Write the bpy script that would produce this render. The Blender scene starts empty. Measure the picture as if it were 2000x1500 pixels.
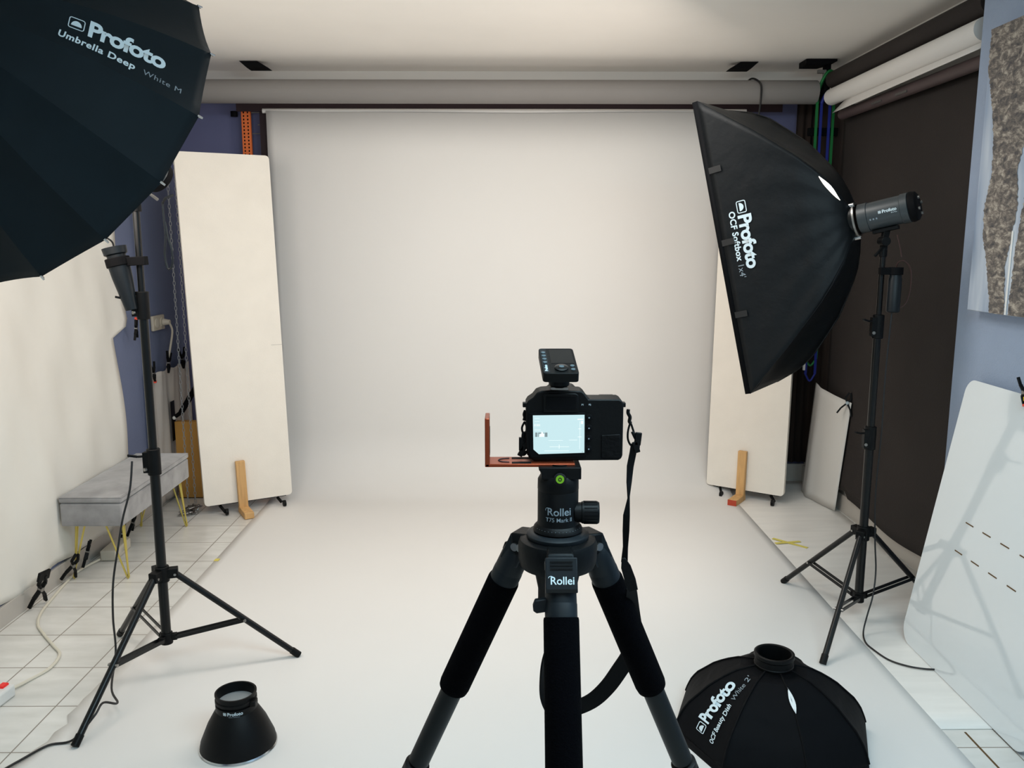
import bpy, bmesh, math, random
from mathutils import Vector, Matrix
random.seed(4)
V = Vector
PI = math.pi
SC = bpy.context.scene
COL = SC.collection

# ---------------------------------------------------------------- camera
cam_data = bpy.data.cameras.new('camera')
cam_data.sensor_width = 36.0
cam_data.lens = 36.0 * 1650 / 2000
cam_data.clip_start = 0.02
cam_ob = bpy.data.objects.new('camera', cam_data)
COL.objects.link(cam_ob)
cam_ob.location = (0, 0, 1.5)
cam_ob.rotation_euler = (math.radians(90 - 9.462), 0, math.radians(-0.514))
SC.camera = cam_ob

# ---------------------------------------------------------------- world, view
SC.view_settings.view_transform = 'Standard'
SC.view_settings.look = 'None'
SC.view_settings.gamma = 1
SC.view_settings.use_curve_mapping = False
SC.view_settings.exposure = 0.16
w = bpy.data.worlds.new('world'); SC.world = w
w.use_nodes = True
w.node_tree.nodes['Background'].inputs[0].default_value = (0.80, 0.90, 1.0, 1)
w.node_tree.nodes['Background'].inputs[1].default_value = 0.30

def area(name, loc, direction, sx, sy, power, color, spread=180):
    l = bpy.data.lights.new(name, 'AREA')
    l.shape = 'RECTANGLE'; l.size = sx; l.size_y = sy
    l.energy = power; l.color = color; l.spread = math.radians(spread)
    o = bpy.data.objects.new(name, l); COL.objects.link(o)
    o.location = loc
    o.rotation_euler = V(direction).to_track_quat('-Z', 'Y').to_euler()
    return o
# daylight from the windows behind the photographer
area('window_daylight', (0.2, -2.6, 1.55), (0, 1, -0.06), 3.2, 1.7, 9, (0.80, 0.92, 1.0))
# modelling lamps: the umbrella's bounce and the strip softbox front
UMB_C = V((-1.279, 2.509, 1.845)); UMB_N = V((0.3325, 0.8090, -0.4847)).normalized()
SB_R = V((1.326, 3.230, 1.586)); SB_A = V((-0.785, 0.577, -0.225)).normalized()
area('umbrella_lamp', UMB_C + UMB_N * 0.02, UMB_N, 0.72, 0.72, 10.5, (1.0, 0.90, 0.82))
area('softbox_lamp', SB_R + SB_A * 0.49, SB_A, 0.28, 1.05, 9.5, (1.0, 0.90, 0.82))
# cool ceiling fixture near the photographer, then an added fill lamp
area('unseen_ceiling_light', (0.75, 0.8, 2.46), (0, 0.2, -1), 1.9, 1.2, 70, (0.64, 0.89, 1.0))
area('unseen_ceiling_light', (0.1, 3.1, 2.40), (0, 0.30, -1), 1.3, 0.5, 18, (1.0, 0.96, 0.91))  # added unseen lamp, lifts the top of the backdrop and the floor

# ---------------------------------------------------------------- materials
def lin(c):
    c = c / 255.0
    return c / 12.92 if c <= 0.04045 else ((c + 0.055) / 1.055) ** 2.4
def rgb(r, g, b): return (lin(r), lin(g), lin(b), 1)
MATS = {}
def mat(name, col, rough=0.6, metal=0.0, spec=0.5, noise=0.0, nscale=8.0, bump=0.0, bscale=60.0,
        emit=None, estr=0.0, stretch=None, coat=0.0, sheen=0.0, trans=0.0, detail=4.0):
    m = bpy.data.materials.new(name); m.use_nodes = True
    nt = m.node_tree; b = nt.nodes['Principled BSDF']
    c = rgb(*col)
    b.inputs['Base Color'].default_value = c
    b.inputs['Roughness'].default_value = rough
    b.inputs['Metallic'].default_value = metal
    b.inputs['Specular IOR Level'].default_value = spec
    b.inputs['Coat Weight'].default_value = coat
    b.inputs['Coat Roughness'].default_value = 0.08
    b.inputs['Sheen Weight'].default_value = sheen
    if trans:
        b.inputs['Transmission Weight'].default_value = trans
    if emit:
        b.inputs['Emission Color'].default_value = rgb(*emit)
        b.inputs['Emission Strength'].default_value = estr
    if noise or bump:
        tc = nt.nodes.new('ShaderNodeTexCoord'); mp = nt.nodes.new('ShaderNodeMapping')
        nt.links.new(tc.outputs['Object'], mp.inputs[0])
        if stretch: mp.inputs['Scale'].default_value = stretch
    if noise:
        n = nt.nodes.new('ShaderNodeTexNoise'); n.inputs['Scale'].default_value = nscale
        n.inputs['Detail'].default_value = detail
        nt.links.new(mp.outputs[0], n.inputs[0])
        r = nt.nodes.new('ShaderNodeValToRGB')
        r.color_ramp.elements[0].position = 0.3; r.color_ramp.elements[1].position = 0.7
        r.color_ramp.elements[0].color = tuple(x * (1 - noise) for x in c[:3]) + (1,)
        r.color_ramp.elements[1].color = tuple(min(1, x * (1 + noise)) for x in c[:3]) + (1,)
        nt.links.new(n.outputs[0], r.inputs[0]); nt.links.new(r.outputs[0], b.inputs['Base Color'])
    if bump:
        n2 = nt.nodes.new('ShaderNodeTexNoise'); n2.inputs['Scale'].default_value = bscale
        n2.inputs['Detail'].default_value = 5
        nt.links.new(mp.outputs[0], n2.inputs[0])
        bp = nt.nodes.new('ShaderNodeBump'); bp.inputs['Strength'].default_value = bump
        bp.inputs['Distance'].default_value = 0.01
        nt.links.new(n2.outputs[0], bp.inputs['Height']); nt.links.new(bp.outputs[0], b.inputs['Normal'])
    MATS[name] = m
    return m

M_ceiling = mat('ceiling_paint', (248, 243, 236), 0.9, noise=0.02, nscale=2)
M_blue = mat('blue_wall_paint', (102, 111, 138), 0.85, noise=0.04, nscale=3, bump=0.15, bscale=120)
M_bluedark = mat('dark_blue_wall_paint', (92, 96, 130), 0.85, noise=0.03, nscale=3)
M_blueright = mat('light_blue_wall_paint', (150, 164, 186), 0.85, noise=0.03, nscale=5, bump=0.25, bscale=150)
M_whitewall = mat('white_wall_paint', (214, 210, 204), 0.9)
M_skirt = mat('skirting_tile', (186, 180, 172), 0.35, noise=0.05, nscale=6)
M_paper = mat('white_paper', (219, 216, 212), 0.62, spec=0.3, noise=0.012, nscale=1.5)
M_vinyl = mat('pale_vinyl', (234, 230, 224), 0.42, noise=0.05, nscale=3, stretch=(1, 7, 1), bump=0.04, bscale=30)
M_foam = mat('white_foam_board', (233, 226, 215), 0.85, noise=0.02, nscale=9, bump=0.1, bscale=200)
M_cloth = mat('white_hanging_cloth', (224, 221, 213), 0.9, noise=0.03, nscale=3)
M_cloth2 = mat('grey_white_cloth', (196, 188, 180), 0.9, noise=0.05, nscale=5)
M_blackpaper = mat('black_backdrop_paper', (47, 42, 40), 0.85, spec=0.25, noise=0.08, nscale=4, bump=0.2, bscale=220)
M_brown = mat('dark_brown_paper', (72, 58, 58), 0.6, noise=0.1, nscale=5)
M_darkbrown = mat('dark_brown_cloth', (40, 29, 24), 0.9, noise=0.25, nscale=5, stretch=(12, 12, 1))
M_maroon = mat('maroon_paper', (34, 12, 20), 0.7)
M_roll = mat('shaded_paper_roll', (132, 128, 125), 0.7, noise=0.03, nscale=2)  # base colour kept dark to carry the roll's shade
M_blk = mat('black_plastic', (5, 6, 7), 0.5, spec=0.18, noise=0.05, nscale=20, bump=0.05, bscale=300)
M_blkmat = mat('matte_black', (5, 5, 7), 0.7, spec=0.12)
M_blkmetal = mat('black_painted_metal', (8, 10, 11), 0.33, spec=0.3)
M_foamgrip = mat('black_foam_grip', (2, 2, 4), 0.95, spec=0.05, bump=0.3, bscale=500)
M_carbon = mat('dark_grey_tube', (10, 15, 17), 0.45, spec=0.2)
M_darkgrey = mat('dark_grey_plastic', (19, 24, 28), 0.45, spec=0.25)
M_headbody = mat('flash_body_grey', (48, 54, 57), 0.38, spec=0.6)
M_nylon = mat('black_nylon', (9, 13, 16), 0.5, spec=0.22, noise=0.12, nscale=30, bump=0.35, bscale=14)
M_nylon2 = mat('black_umbrella_fabric', (17, 27, 32), 0.65, spec=0.14, noise=0.08, nscale=12, bump=0.12, bscale=12)
M_nylon3 = mat('soft_black_fabric', (5, 6, 9), 0.75, spec=0.12, noise=0.1, nscale=20, bump=0.25, bscale=18)
M_white = mat('white_lining', (228, 228, 226), 0.7)
M_print = mat('pale_print', (206, 220, 226), 0.6)
M_printgrey = mat('grey_print', (132, 144, 152), 0.6)
M_diff = mat('lit_diffuser', (240, 236, 228), 0.8, emit=(255, 232, 205), estr=1.4)
M_gap = mat('painted_lamp_glow', (255, 250, 240), 0.6, emit=(255, 246, 230), estr=2.5)  # emission stands in for lamp light leaking from the softbox
M_chrome = mat('polished_steel', (205, 205, 205), 0.22, metal=1.0)
M_alu = mat('brushed_steel', (150, 148, 145), 0.35, metal=1.0)
M_chain = mat('zinc_chain', (176, 178, 180), 0.4, metal=0.3)
M_brass = mat('brass', (170, 130, 70), 0.35, metal=1.0)
M_gold = mat('gold_wire', (205, 186, 98), 0.35, metal=0.55)
M_velvet = mat('grey_velvet', (136, 134, 134), 0.85, noise=0.28, nscale=11, sheen=0.5, bump=0.1, bscale=40)
M_wood = mat('pine_wood', (204, 160, 104), 0.6, noise=0.16, nscale=6, stretch=(9, 9, 1))
M_woodred = mat('red_end_paint', (176, 62, 36), 0.6)
M_tan = mat('tan_board', (196, 146, 72), 0.7, noise=0.08, nscale=6)
M_orange = mat('orange_steel', (222, 108, 44), 0.5)
M_copper = mat('copper_anodised', (158, 72, 44), 0.3, metal=0.75)
M_beige = mat('beige_plastic', (200, 192, 176), 0.5)
M_cordwhite = mat('white_cable', (212, 206, 190), 0.5)
M_cord = mat('black_cable', (16, 16, 18), 0.5)
M_stripwhite = mat('white_plastic', (225, 225, 222), 0.4)
M_red = mat('red_plastic', (200, 30, 24), 0.4, emit=(220, 20, 15), estr=0.3)
M_redtip = mat('red_orange_tip', (226, 74, 52), 0.5)
M_yellow = mat('yellow_plastic', (228, 200, 30), 0.5)
M_yellowtape = mat('yellow_tape', (216, 200, 96), 0.6)
M_green = mat('green_webbing', (12, 112, 52), 0.6)
M_bluew = mat('blue_webbing', (20, 36, 132), 0.6)
M_level = mat('green_bubble_fluid', (96, 140, 20), 0.2, emit=(120, 200, 30), estr=0.02)
M_glossboard = mat('glossy_white_board', (220, 226, 228), 0.06, spec=0.7, coat=0.8)
M_slot = mat('brown_slot_edge', (92, 66, 32), 0.8)
M_screen = mat('lit_screen', (30, 40, 42), 0.3, emit=(206, 238, 243), estr=0.85)
M_screenline = mat('screen_line_white', (40, 40, 40), 0.3, emit=(238, 252, 254), estr=1.0)
M_screengrey = mat('screen_grey', (40, 40, 40), 0.3, emit=(120, 138, 142), estr=1.0)
M_outlet = mat('beige_outlet', (196, 186, 168), 0.5)
M_mesh = mat('frosted_glass', (150, 156, 158), 0.35, metal=0.3)
M_tapeblack = mat('black_tape', (12, 12, 14), 0.5)
M_leather = mat('black_leather', (5, 5, 6), 0.5, spec=0.15, bump=0.2, bscale=200)

def tile_material():
    m = bpy.data.materials.new('floor_tiles'); m.use_nodes = True
    nt = m.node_tree; b = nt.nodes['Principled BSDF']; L = nt.links
    tc = nt.nodes.new('ShaderNodeTexCoord'); sp = nt.nodes.new('ShaderNodeSeparateXYZ')
    L.new(tc.outputs['Object'], sp.inputs[0])
    def line(out, off, step, width):
        a = nt.nodes.new('ShaderNodeMath'); a.operation = 'SUBTRACT'; a.inputs[1].default_value = off
        L.new(out, a.inputs[0])
        p = nt.nodes.new('ShaderNodeMath'); p.operation = 'PINGPONG'; p.inputs[1].default_value = step / 2
        L.new(a.outputs[0], p.inputs[0])
        c = nt.nodes.new('ShaderNodeMath'); c.operation = 'LESS_THAN'; c.inputs[1].default_value = width / 2
        L.new(p.outputs[0], c.inputs[0])
        return c.outputs[0]
    lx = line(sp.outputs[0], -1.475, 0.25, 0.0045)
    ly = line(sp.outputs[1], 2.320, 0.2565, 0.0045)
    mx = nt.nodes.new('ShaderNodeMath'); mx.operation = 'MAXIMUM'; L.new(lx, mx.inputs[0]); L.new(ly, mx.inputs[1])
    n = nt.nodes.new('ShaderNodeTexNoise'); n.inputs['Scale'].default_value = 5; n.inputs['Detail'].default_value = 6
    mp = nt.nodes.new('ShaderNodeMapping'); mp.inputs['Scale'].default_value = (1, 3, 1)
    L.new(tc.outputs['Object'], mp.inputs[0]); L.new(mp.outputs[0], n.inputs[0])
    r = nt.nodes.new('ShaderNodeValToRGB')
    r.color_ramp.elements[0].position = .3; r.color_ramp.elements[1].position = .72
    r.color_ramp.elements[0].color = rgb(206, 204, 198); r.color_ramp.elements[1].color = rgb(224, 222, 217)
    L.new(n.outputs[0], r.inputs[0])
    mix = nt.nodes.new('ShaderNodeMix'); mix.data_type = 'RGBA'
    L.new(mx.outputs[0], mix.inputs[0]); L.new(r.outputs[0], mix.inputs[6]); mix.inputs[7].default_value = rgb(138, 130, 120)
    L.new(mix.outputs[2], b.inputs['Base Color'])
    rr = nt.nodes.new('ShaderNodeMath'); rr.operation = 'MULTIPLY_ADD'; rr.inputs[1].default_value = 0.5; rr.inputs[2].default_value = 0.26
    L.new(mx.outputs[0], rr.inputs[0]); L.new(rr.outputs[0], b.inputs['Roughness'])
    return m
M_tile = tile_material()

def art_material():
    """rough bark-like upright shapes on a pale blue-grey ground"""
    m = bpy.data.materials.new('canvas_print'); m.use_nodes = True
    nt = m.node_tree; b = nt.nodes['Principled BSDF']; L = nt.links
    b.inputs['Roughness'].default_value = 0.6
    tc = nt.nodes.new('ShaderNodeTexCoord'); sp = nt.nodes.new('ShaderNodeSeparateXYZ')
    L.new(tc.outputs['Object'], sp.inputs[0])
    mp = nt.nodes.new('ShaderNodeMapping'); mp.inputs['Scale'].default_value = (1, 0.7, 1.3)
    L.new(tc.outputs['Object'], mp.inputs[0])
    n = nt.nodes.new('ShaderNodeTexNoise'); n.inputs['Scale'].default_value = 38; n.inputs['Detail'].default_value = 9
    n.inputs['Roughness'].default_value = 0.75; n.inputs['Distortion'].default_value = 0.4
    L.new(mp.outputs[0], n.inputs[0])
    bark = nt.nodes.new('ShaderNodeValToRGB')
    e = bark.color_ramp.elements
    e[0].position = .36; e[0].color = rgb(52, 54, 60); e[1].position = .66; e[1].color = rgb(190, 180, 166)
    x = e.new(.5); x.color = rgb(108, 100, 94)
    L.new(n.outputs[0], bark.inputs[0])
    n2 = nt.nodes.new('ShaderNodeTexNoise'); n2.inputs['Scale'].default_value = 3.0; n2.inputs['Detail'].default_value = 2
    L.new(mp.outputs[0], n2.inputs[0])
    bg = nt.nodes.new('ShaderNodeValToRGB')
    bg.color_ramp.elements[0].color = rgb(150, 166, 186); bg.color_ramp.elements[1].color = rgb(200, 206, 214)
    L.new(n2.outputs[0], bg.inputs[0])
    L.new(bark.outputs[0], b.inputs['Base Color'])
    m2 = bpy.data.materials.new('canvas_ground'); m2.use_nodes = True
    nt2 = m2.node_tree; b2 = nt2.nodes['Principled BSDF']
    tc2 = nt2.nodes.new('ShaderNodeTexCoord'); mp2 = nt2.nodes.new('ShaderNodeMapping'); mp2.inputs['Scale'].default_value = (1, 5, .8)
    nn = nt2.nodes.new('ShaderNodeTexNoise'); nn.inputs['Scale'].default_value = 3
    rr = nt2.nodes.new('ShaderNodeValToRGB'); rr.color_ramp.elements[0].position = .35; rr.color_ramp.elements[1].position = .7
    rr.color_ramp.elements[0].color = rgb(140, 156, 180); rr.color_ramp.elements[1].color = rgb(196, 204, 214)
    nt2.links.new(tc2.outputs['Object'], mp2.inputs[0]); nt2.links.new(mp2.outputs[0], nn.inputs[0])
    nt2.links.new(nn.outputs[0], rr.inputs[0]); nt2.links.new(rr.outputs[0], b2.inputs['Base Color'])
    b2.inputs['Roughness'].default_value = .6
    return m, m2
M_bark, M_ground = art_material()

# ---------------------------------------------------------------- mesh helpers
def frame_z(d):
    """3x3 whose z axis is d"""
    d = V(d).normalized()
    h = V((0, 0, 1)) if abs(d.z) < 0.95 else V((0, 1, 0))
    x = h.cross(d).normalized(); y = d.cross(x)
    return Matrix((x, y, d)).transposed()

class MB:
    def __init__(s): s.v = []; s.f = []
    def add(s, vs, fs):
        k = len(s.v); s.v += [V(p) for p in vs]; s.f += [tuple(i + k for i in f) for f in fs]; return s
    def box(s, c, size, R=None):
        c = V(c); x, y, z = [d / 2 for d in size]
        vs = [V((a * x, b * y, d * z)) for a in (-1, 1) for b in (-1, 1) for d in (-1, 1)]
        if R is not None: vs = [R @ p for p in vs]
        return s.add([c + p for p in vs], [(0, 1, 3, 2), (4, 6, 7, 5), (0, 4, 5, 1), (2, 3, 7, 6), (0, 2, 6, 4), (1, 5, 7, 3)])
    def bar(s, a, b, w, t, up=(0, 0, 1)):
        """box from a to b, width w, thickness t along up-ish"""
        a = V(a); b = V(b); d = (b - a); L = d.length; d = d / L
        u = V(up) - d * V(up).dot(d); u.normalize(); sd = d.cross(u)
        return s.box((a + b) / 2, (L, w, t), Matrix((d, sd, u)).transposed())
    def lathe(s, o, axis, prof, n=32, close=False):
        """prof: list of (radius, height along axis)"""
        o = V(o); R = frame_z(axis); vs = []; fs = []
        for r, h in prof:
            for i in range(n):
                a = 2 * PI * i / n
                vs.append(o + R @ V((r * math.cos(a), r * math.sin(a), h)))
        m = len(prof)
        for j in range(m - 1 if not close else m):
            j2 = (j + 1) % m
            for i in range(n):
                i2 = (i + 1) % n
                fs.append((j * n + i, j * n + i2, j2 * n + i2, j2 * n + i))
        if not close:
            if prof[0][0] > 1e-6: fs.append(tuple(range(n - 1, -1, -1)))
            if prof[-1][0] > 1e-6: fs.append(tuple((m - 1) * n + i for i in range(n)))
        return s.add(vs, fs)
    def cyl(s, a, b, r0, r1=None, n=20, ch=0.0):
        a = V(a); b = V(b); r1 = r0 if r1 is None else r1; L = (b - a).length
        if ch: prof = [(r0 - ch, 0), (r0, ch), (r1, L - ch), (r1 - ch, L)]
        else: prof = [(r0, 0), (r1, L)]
        return s.lathe(a, b - a, prof, n)
    def tube(s, pts, r, n=8, smooth=0, closed=False):
        pts = [V(p) for p in pts]
        if smooth:
            if isinstance(r, (list, tuple)): r = [r[min(i // smooth, len(r) - 1)] for i in range((len(pts) - 1) * smooth + 1)]
            pts = spline(pts, smooth, closed)
        m = len(pts); vs = []; fs = []; prev = None
        for i, p in enumerate(pts):
            if closed: t = (pts[(i + 1) % m] - pts[i - 1])
            else: t = pts[min(i + 1, m - 1)] - pts[max(i - 1, 0)]
            if t.length < 1e-9: t = V((0, 0, 1))
            t.normalize()
            if prev is None:
                h = V((0, 0, 1)) if abs(t.z) < 0.9 else V((1, 0, 0)); x = h.cross(t).normalized()
            else:
                x = prev - t * prev.dot(t)
                x = x.normalized() if x.length > 1e-6 else frame_z(t).col[0].copy()
            prev = x; y = t.cross(x)
            rr = r[i] if isinstance(r, (list, tuple)) else r
            for k in range(n):
                a = 2 * PI * k / n; vs.append(p + (x * math.cos(a) + y * math.sin(a)) * rr)
        for i in range(m if closed else m - 1):
            j = (i + 1) % m
            for k in range(n):
                k2 = (k + 1) % n
                fs.append((i * n + k, i * n + k2, j * n + k2, j * n + k))
        if not closed:
            fs.append(tuple(range(n - 1, -1, -1))); fs.append(tuple((m - 1) * n + k for k in range(n)))
        return s.add(vs, fs)
    def prism(s, poly, o, ex, ey, ez, t):
        """2d polygon (x,y) in frame o,ex,ey extruded by t along ez"""
        o = V(o); ex = V(ex); ey = V(ey); ez = V(ez); n = len(poly)
        a = [o + ex * x + ey * y for x, y in poly]; b = [p + ez * t for p in a]
        fs = [tuple(range(n - 1, -1, -1)), tuple(range(n, 2 * n))] + [(i, (i + 1) % n, (i + 1) % n + n, i + n) for i in range(n)]
        return s.add(a + b, fs)
    def grid(s, rows, flip=False):
        nr = len(rows); nc = len(rows[0]); fs = []
        for i in range(nr - 1):
            for j in range(nc - 1):
                q = (i * nc + j, i * nc + j + 1, (i + 1) * nc + j + 1, (i + 1) * nc + j)
                fs.append(q[::-1] if flip else q)
        return s.add([p for r in rows for p in r], fs)
    def strip(s, pts, widths, dirs, t=0.002):
        """flat webbing: points, half-width vectors"""
        k = len(s.v); n = len(pts)
        for i in range(n):
            p = V(pts[i]); tg = (V(pts[min(i + 1, n - 1)]) - V(pts[max(i - 1, 0)])).normalized()
            d = V(dirs[i]); d = (d - tg * d.dot(tg)).normalized(); nn = tg.cross(d) * t / 2
            h = d * widths[i] / 2
            s.v += [p - h - nn, p + h - nn, p + h + nn, p - h + nn]
        for i in range(n - 1):
            for q in range(4):
                a = k + i * 4 + q; b = k + i * 4 + (q + 1) % 4
                s.f.append((a, b, b + 4, a + 4))
        s.f.append((k + 3, k + 2, k + 1, k)); e = k + (n - 1) * 4; s.f.append((e, e + 1, e + 2, e + 3))
        return s
    def sphere(s, c, r, n=16, m=10, sc=(1, 1, 1)):
        prof = []
        for i in range(m + 1):
            a = PI * i / m; prof.append((max(r * math.sin(a), 1e-7), -r * math.cos(a)))
        k = len(s.v); s.lathe(c, (0, 0, 1), prof, n)
        c = V(c)
        for i in range(k, len(s.v)):
            d = s.v[i] - c; s.v[i] = c + V((d.x * sc[0], d.y * sc[1], d.z * sc[2]))
        return s
    def build(s, name, m, parent=None, bevel=0.0, solid=0.0, angle=35, seg=2, soff=-1):
        me = bpy.data.meshes.new(name)
        off = V((0, 0, 0)); p = parent
        while p is not None: off += p.location; p = p.parent
        me.from_pydata([tuple(v - off) for v in s.v], [], s.f)
        me.materials.append(m)
        bm = bmesh.new(); bm.from_mesh(me)
        bmesh.ops.remove_doubles(bm, verts=bm.verts, dist=1e-6)
        bmesh.ops.recalc_face_normals(bm, faces=bm.faces)
        bm.to_mesh(me); bm.free()
        for pl in me.polygons: pl.use_smooth = True
        me.set_sharp_from_angle(angle=math.radians(angle))
        o = bpy.data.objects.new(name, me); COL.objects.link(o)
        if parent is not None: o.parent = parent
        if solid:
            md = o.modifiers.new('thickness', 'SOLIDIFY'); md.thickness = solid; md.offset = soff
        if bevel:
            md = o.modifiers.new('bevel', 'BEVEL'); md.width = bevel; md.segments = seg; md.limit_method = 'ANGLE'
            md.angle_limit = math.radians(40)
        return o

def spline(pts, k=6, closed=False):
    out = []; n = len(pts)
    rng = range(n if closed else n - 1)
    for i in rng:
        if closed: p0, p1, p2, p3 = pts[i - 1], pts[i], pts[(i + 1) % n], pts[(i + 2) % n]
        else: p0, p1, p2, p3 = pts[max(i - 1, 0)], pts[i], pts[i + 1], pts[min(i + 2, n - 1)]
        for j in range(k):
            t = j / k
            out.append(0.5 * ((2 * p1) + (p2 - p0) * t + (2 * p0 - 5 * p1 + 4 * p2 - p3) * t * t + (3 * p1 - p0 - 3 * p2 + p3) * t ** 3))
    if not closed: out.append(pts[-1].copy())
    return out

def tag(o, label=None, cat=None, group=None, kind=None):
    if label: o['label'] = label
    if cat: o['category'] = cat
    if group: o['group'] = group
    if kind: o['kind'] = kind
    return o
def thing(name, loc, label, cat, group=None):
    o = bpy.data.objects.new(name, None); COL.objects.link(o); o.location = loc
    o.empty_display_size = 0.05
    return tag(o, label, cat, group)
def plabel(o, s): o['label'] = s; return o
def struct(o): o['kind'] = 'structure'; return o
def copy_tree(o, parent=None):
    c = o.copy(); COL.objects.link(c); c.parent = parent
    for ch in [x for x in o.children]: copy_tree(ch, c)
    return c

def text(body, size, fn, name, m, parent, bold=0.0, outline=False, align='LEFT', space=1.0):
    """lettering: fn maps (x, y) in text units (metres) to a point on the surface"""
    cu = bpy.data.curves.new('lettering', 'FONT'); cu.body = body; cu.size = size
    cu.align_x = align; cu.space_character = space
    if outline:
        cu.fill_mode = 'NONE' if False else 'BOTH'
        cu.offset = bold * size
    else: cu.offset = bold * size
    cu.resolution_u = 4
    t = bpy.data.objects.new('lettering', cu); COL.objects.link(t)
    dg = bpy.context.evaluated_depsgraph_get()
    me = bpy.data.meshes.new_from_object(t.evaluated_get(dg))
    bpy.data.objects.remove(t); 
    off = V((0, 0, 0)); p = parent
    while p is not None: off += p.location; p = p.parent
    for v in me.vertices: v.co = fn(v.co.x, v.co.y) - off
    me.name = name; me.materials.clear(); me.materials.append(m)
    o = bpy.data.objects.new(name, me); COL.objects.link(o); o.parent = parent
    return o
def planefn(o, ex, ey):
    o = V(o); ex = V(ex).normalized(); ey = V(ey).normalized()
    return lambda x, y: o + ex * x + ey * y
def dome_logo(fn, x, y, w, h, name, m, parent, lw=0.1):
    """rounded frame with a half dome in it, drawn flat on the surface"""
    b = MB()
    def ring(inset, n=5):
        pts = []; r = h * 0.2
        x0, x1, y0, y1 = x + inset, x + w - inset, y + inset, y + h - inset; r = max(r - inset, h * .05)
        for cx, cy, a0 in ((x1 - r, y1 - r, 0), (x0 + r, y1 - r, 90), (x0 + r, y0 + r, 180), (x1 - r, y0 + r, 270)):
            for i in range(n + 1):
                a = math.radians(a0 + 90 * i / n); pts.append(fn(cx + r * math.cos(a), cy + r * math.sin(a)))
        return pts
    A = ring(0); B = ring(h * lw); n = len(A)
    b.add(A + B, [(i, (i + 1) % n, n + (i + 1) % n, n + i) for i in range(n)])
    pts = []
    for i in range(13):
        a = PI * i / 12
        pts.append(fn(x + w / 2 + math.cos(a) * w * .33, y + h * .28 + math.sin(a) * h * .46))
    b.add(pts, [tuple(range(len(pts)))])
    return b.build(name, m, parent)

# ================================================================ THE ROOM
Z1 = 2.5
def wallbox(name, c, size, m): return struct(MB().box(c, size).build(name, m))
wallbox('floor', (0, 1.1, -0.05), (4.6, 8.8, 0.1), M_tile)
wallbox('ceiling', (0, 1.1, Z1 + 0.05), (4.6, 8.8, 0.1), M_ceiling)
wallbox('wall_left', (-2.06, 1.1, Z1 / 2), (0.12, 8.5, Z1), M_blue)
wallbox('wall_back', (0, 5.31, Z1 / 2), (4.3, 0.12, Z1), M_bluedark)
struct(MB().box((0, 5.235, 2.43), (3.99, 0.03, 0.14)).build('trim_1', M_whitewall))
wallbox('wall_right', (1.98, 4.245, Z1 / 2), (0.12, 2.01, Z1), M_whitewall)
wallbox('wall_right_front', (1.90, 0.10, Z1 / 2), (0.30, 6.29, Z1), M_blueright)
wallbox('wall_rear', (0, -3.06, Z1 / 2), (4.3, 0.12, Z1), M_whitewall)
struct(MB().box((-1.993, 1.1, 0.04), (0.014, 8.3, 0.08)).build('baseboard_left', M_skirt, bevel=.002))
struct(MB().box((0, 5.243, 0.053), (3.98, 0.014, 0.106)).build('baseboard_back', M_skirt, bevel=.002))
struct(MB().box((1.913, 4.24, 0.05), (0.014, 1.98, 0.10)).build('baseboard_right', M_skirt, bevel=.002))
struct(MB().box((1.43, 1.4, 0.0006), (0.006, 2.0, 0.0012)).build('trim_2', M_slot))

# ================================================================ BACKDROPS AT THE BACK
def white_sweep():
    t = thing('paper_backdrop', (0, 5.1, 0), 'seamless white paper backdrop hanging at the back and sweeping onto the floor', 'backdrop')
    rows = []; path = []
    r = 0.35; Yb = 5.12
    for i in range(9): path.append((Yb, 2.26 - (2.26 - r) * i / 8))
    for i in range(1, 15):
        a = PI / 2 * i / 14; path.append((Yb - r + r * math.cos(a), 0.004 + r - r * math.sin(a)))
    for i in range(1, 80): path.append((Yb - r - (Yb - r - 0.9) * i / 79, 0.004))
    nx = 60
    for k, (y, z) in enumerate(path):
        row = []
        xl, xr = -1.386, 1.36
        if z <= 0.0041 and y < 2.85:
            f = min(1, (2.85 - y) / .3)
            xl -= f * (0.012 * math.sin(y * 61) + 0.016 * math.sin(y * 137 + 1) + 0.012 * (int(y * 23) % 2)) + max(0, 2.45 - y) * 0.25
        for j in range(nx + 1):
            x = xl + (xr - xl) * j / nx
            yy = y
            if z > 0.4: yy += 0.006 * math.sin(x * 5 + 1.0) * (z / 2.2)
            row.append((x, yy, z + (-0.012 * math.sin(PI * (x + 1.36) / 2.7) if z > 2.0 else 0)))
        rows.append(row)
    MB().grid(rows).build('sheet', M_paper, t, solid=0.0012, soff=0)
    MB().cyl((-1.41, 5.14, 2.262), (1.42, 5.14, 2.262), 0.014).build('top_tube', M_paper, t)
    return t
white_sweep()
mb = MB().box((0.035, 5.15, 2.298), (3.20, 0.012, 0.075)); mb.box((-1.395, 5.17, 1.14), (0.085, 0.006, 2.27))
tag(mb.build('maroon_backdrop', M_maroon), 'narrow dark maroon backdrop edge showing behind the white paper backdrop', 'backdrop')
# the large wide roll under the ceiling
t = thing('paper_roll', (0, 4.93, 2.335), 'wide paper roll, its colour darkened for shade, hung across the back under the ceiling', 'paper roll')
MB().lathe((-1.78, 4.93, 2.335), (1, 0, 0), [(.03, 0), (.064, 0), (.064, 3.53), (.03, 3.53)], 40).build('roll', M_roll, t)
MB().lathe((-1.80, 4.93, 2.335), (1, 0, 0), [(.028, 0), (.028, 3.60)], 20).build('core', M_blkmat, t)
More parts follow.
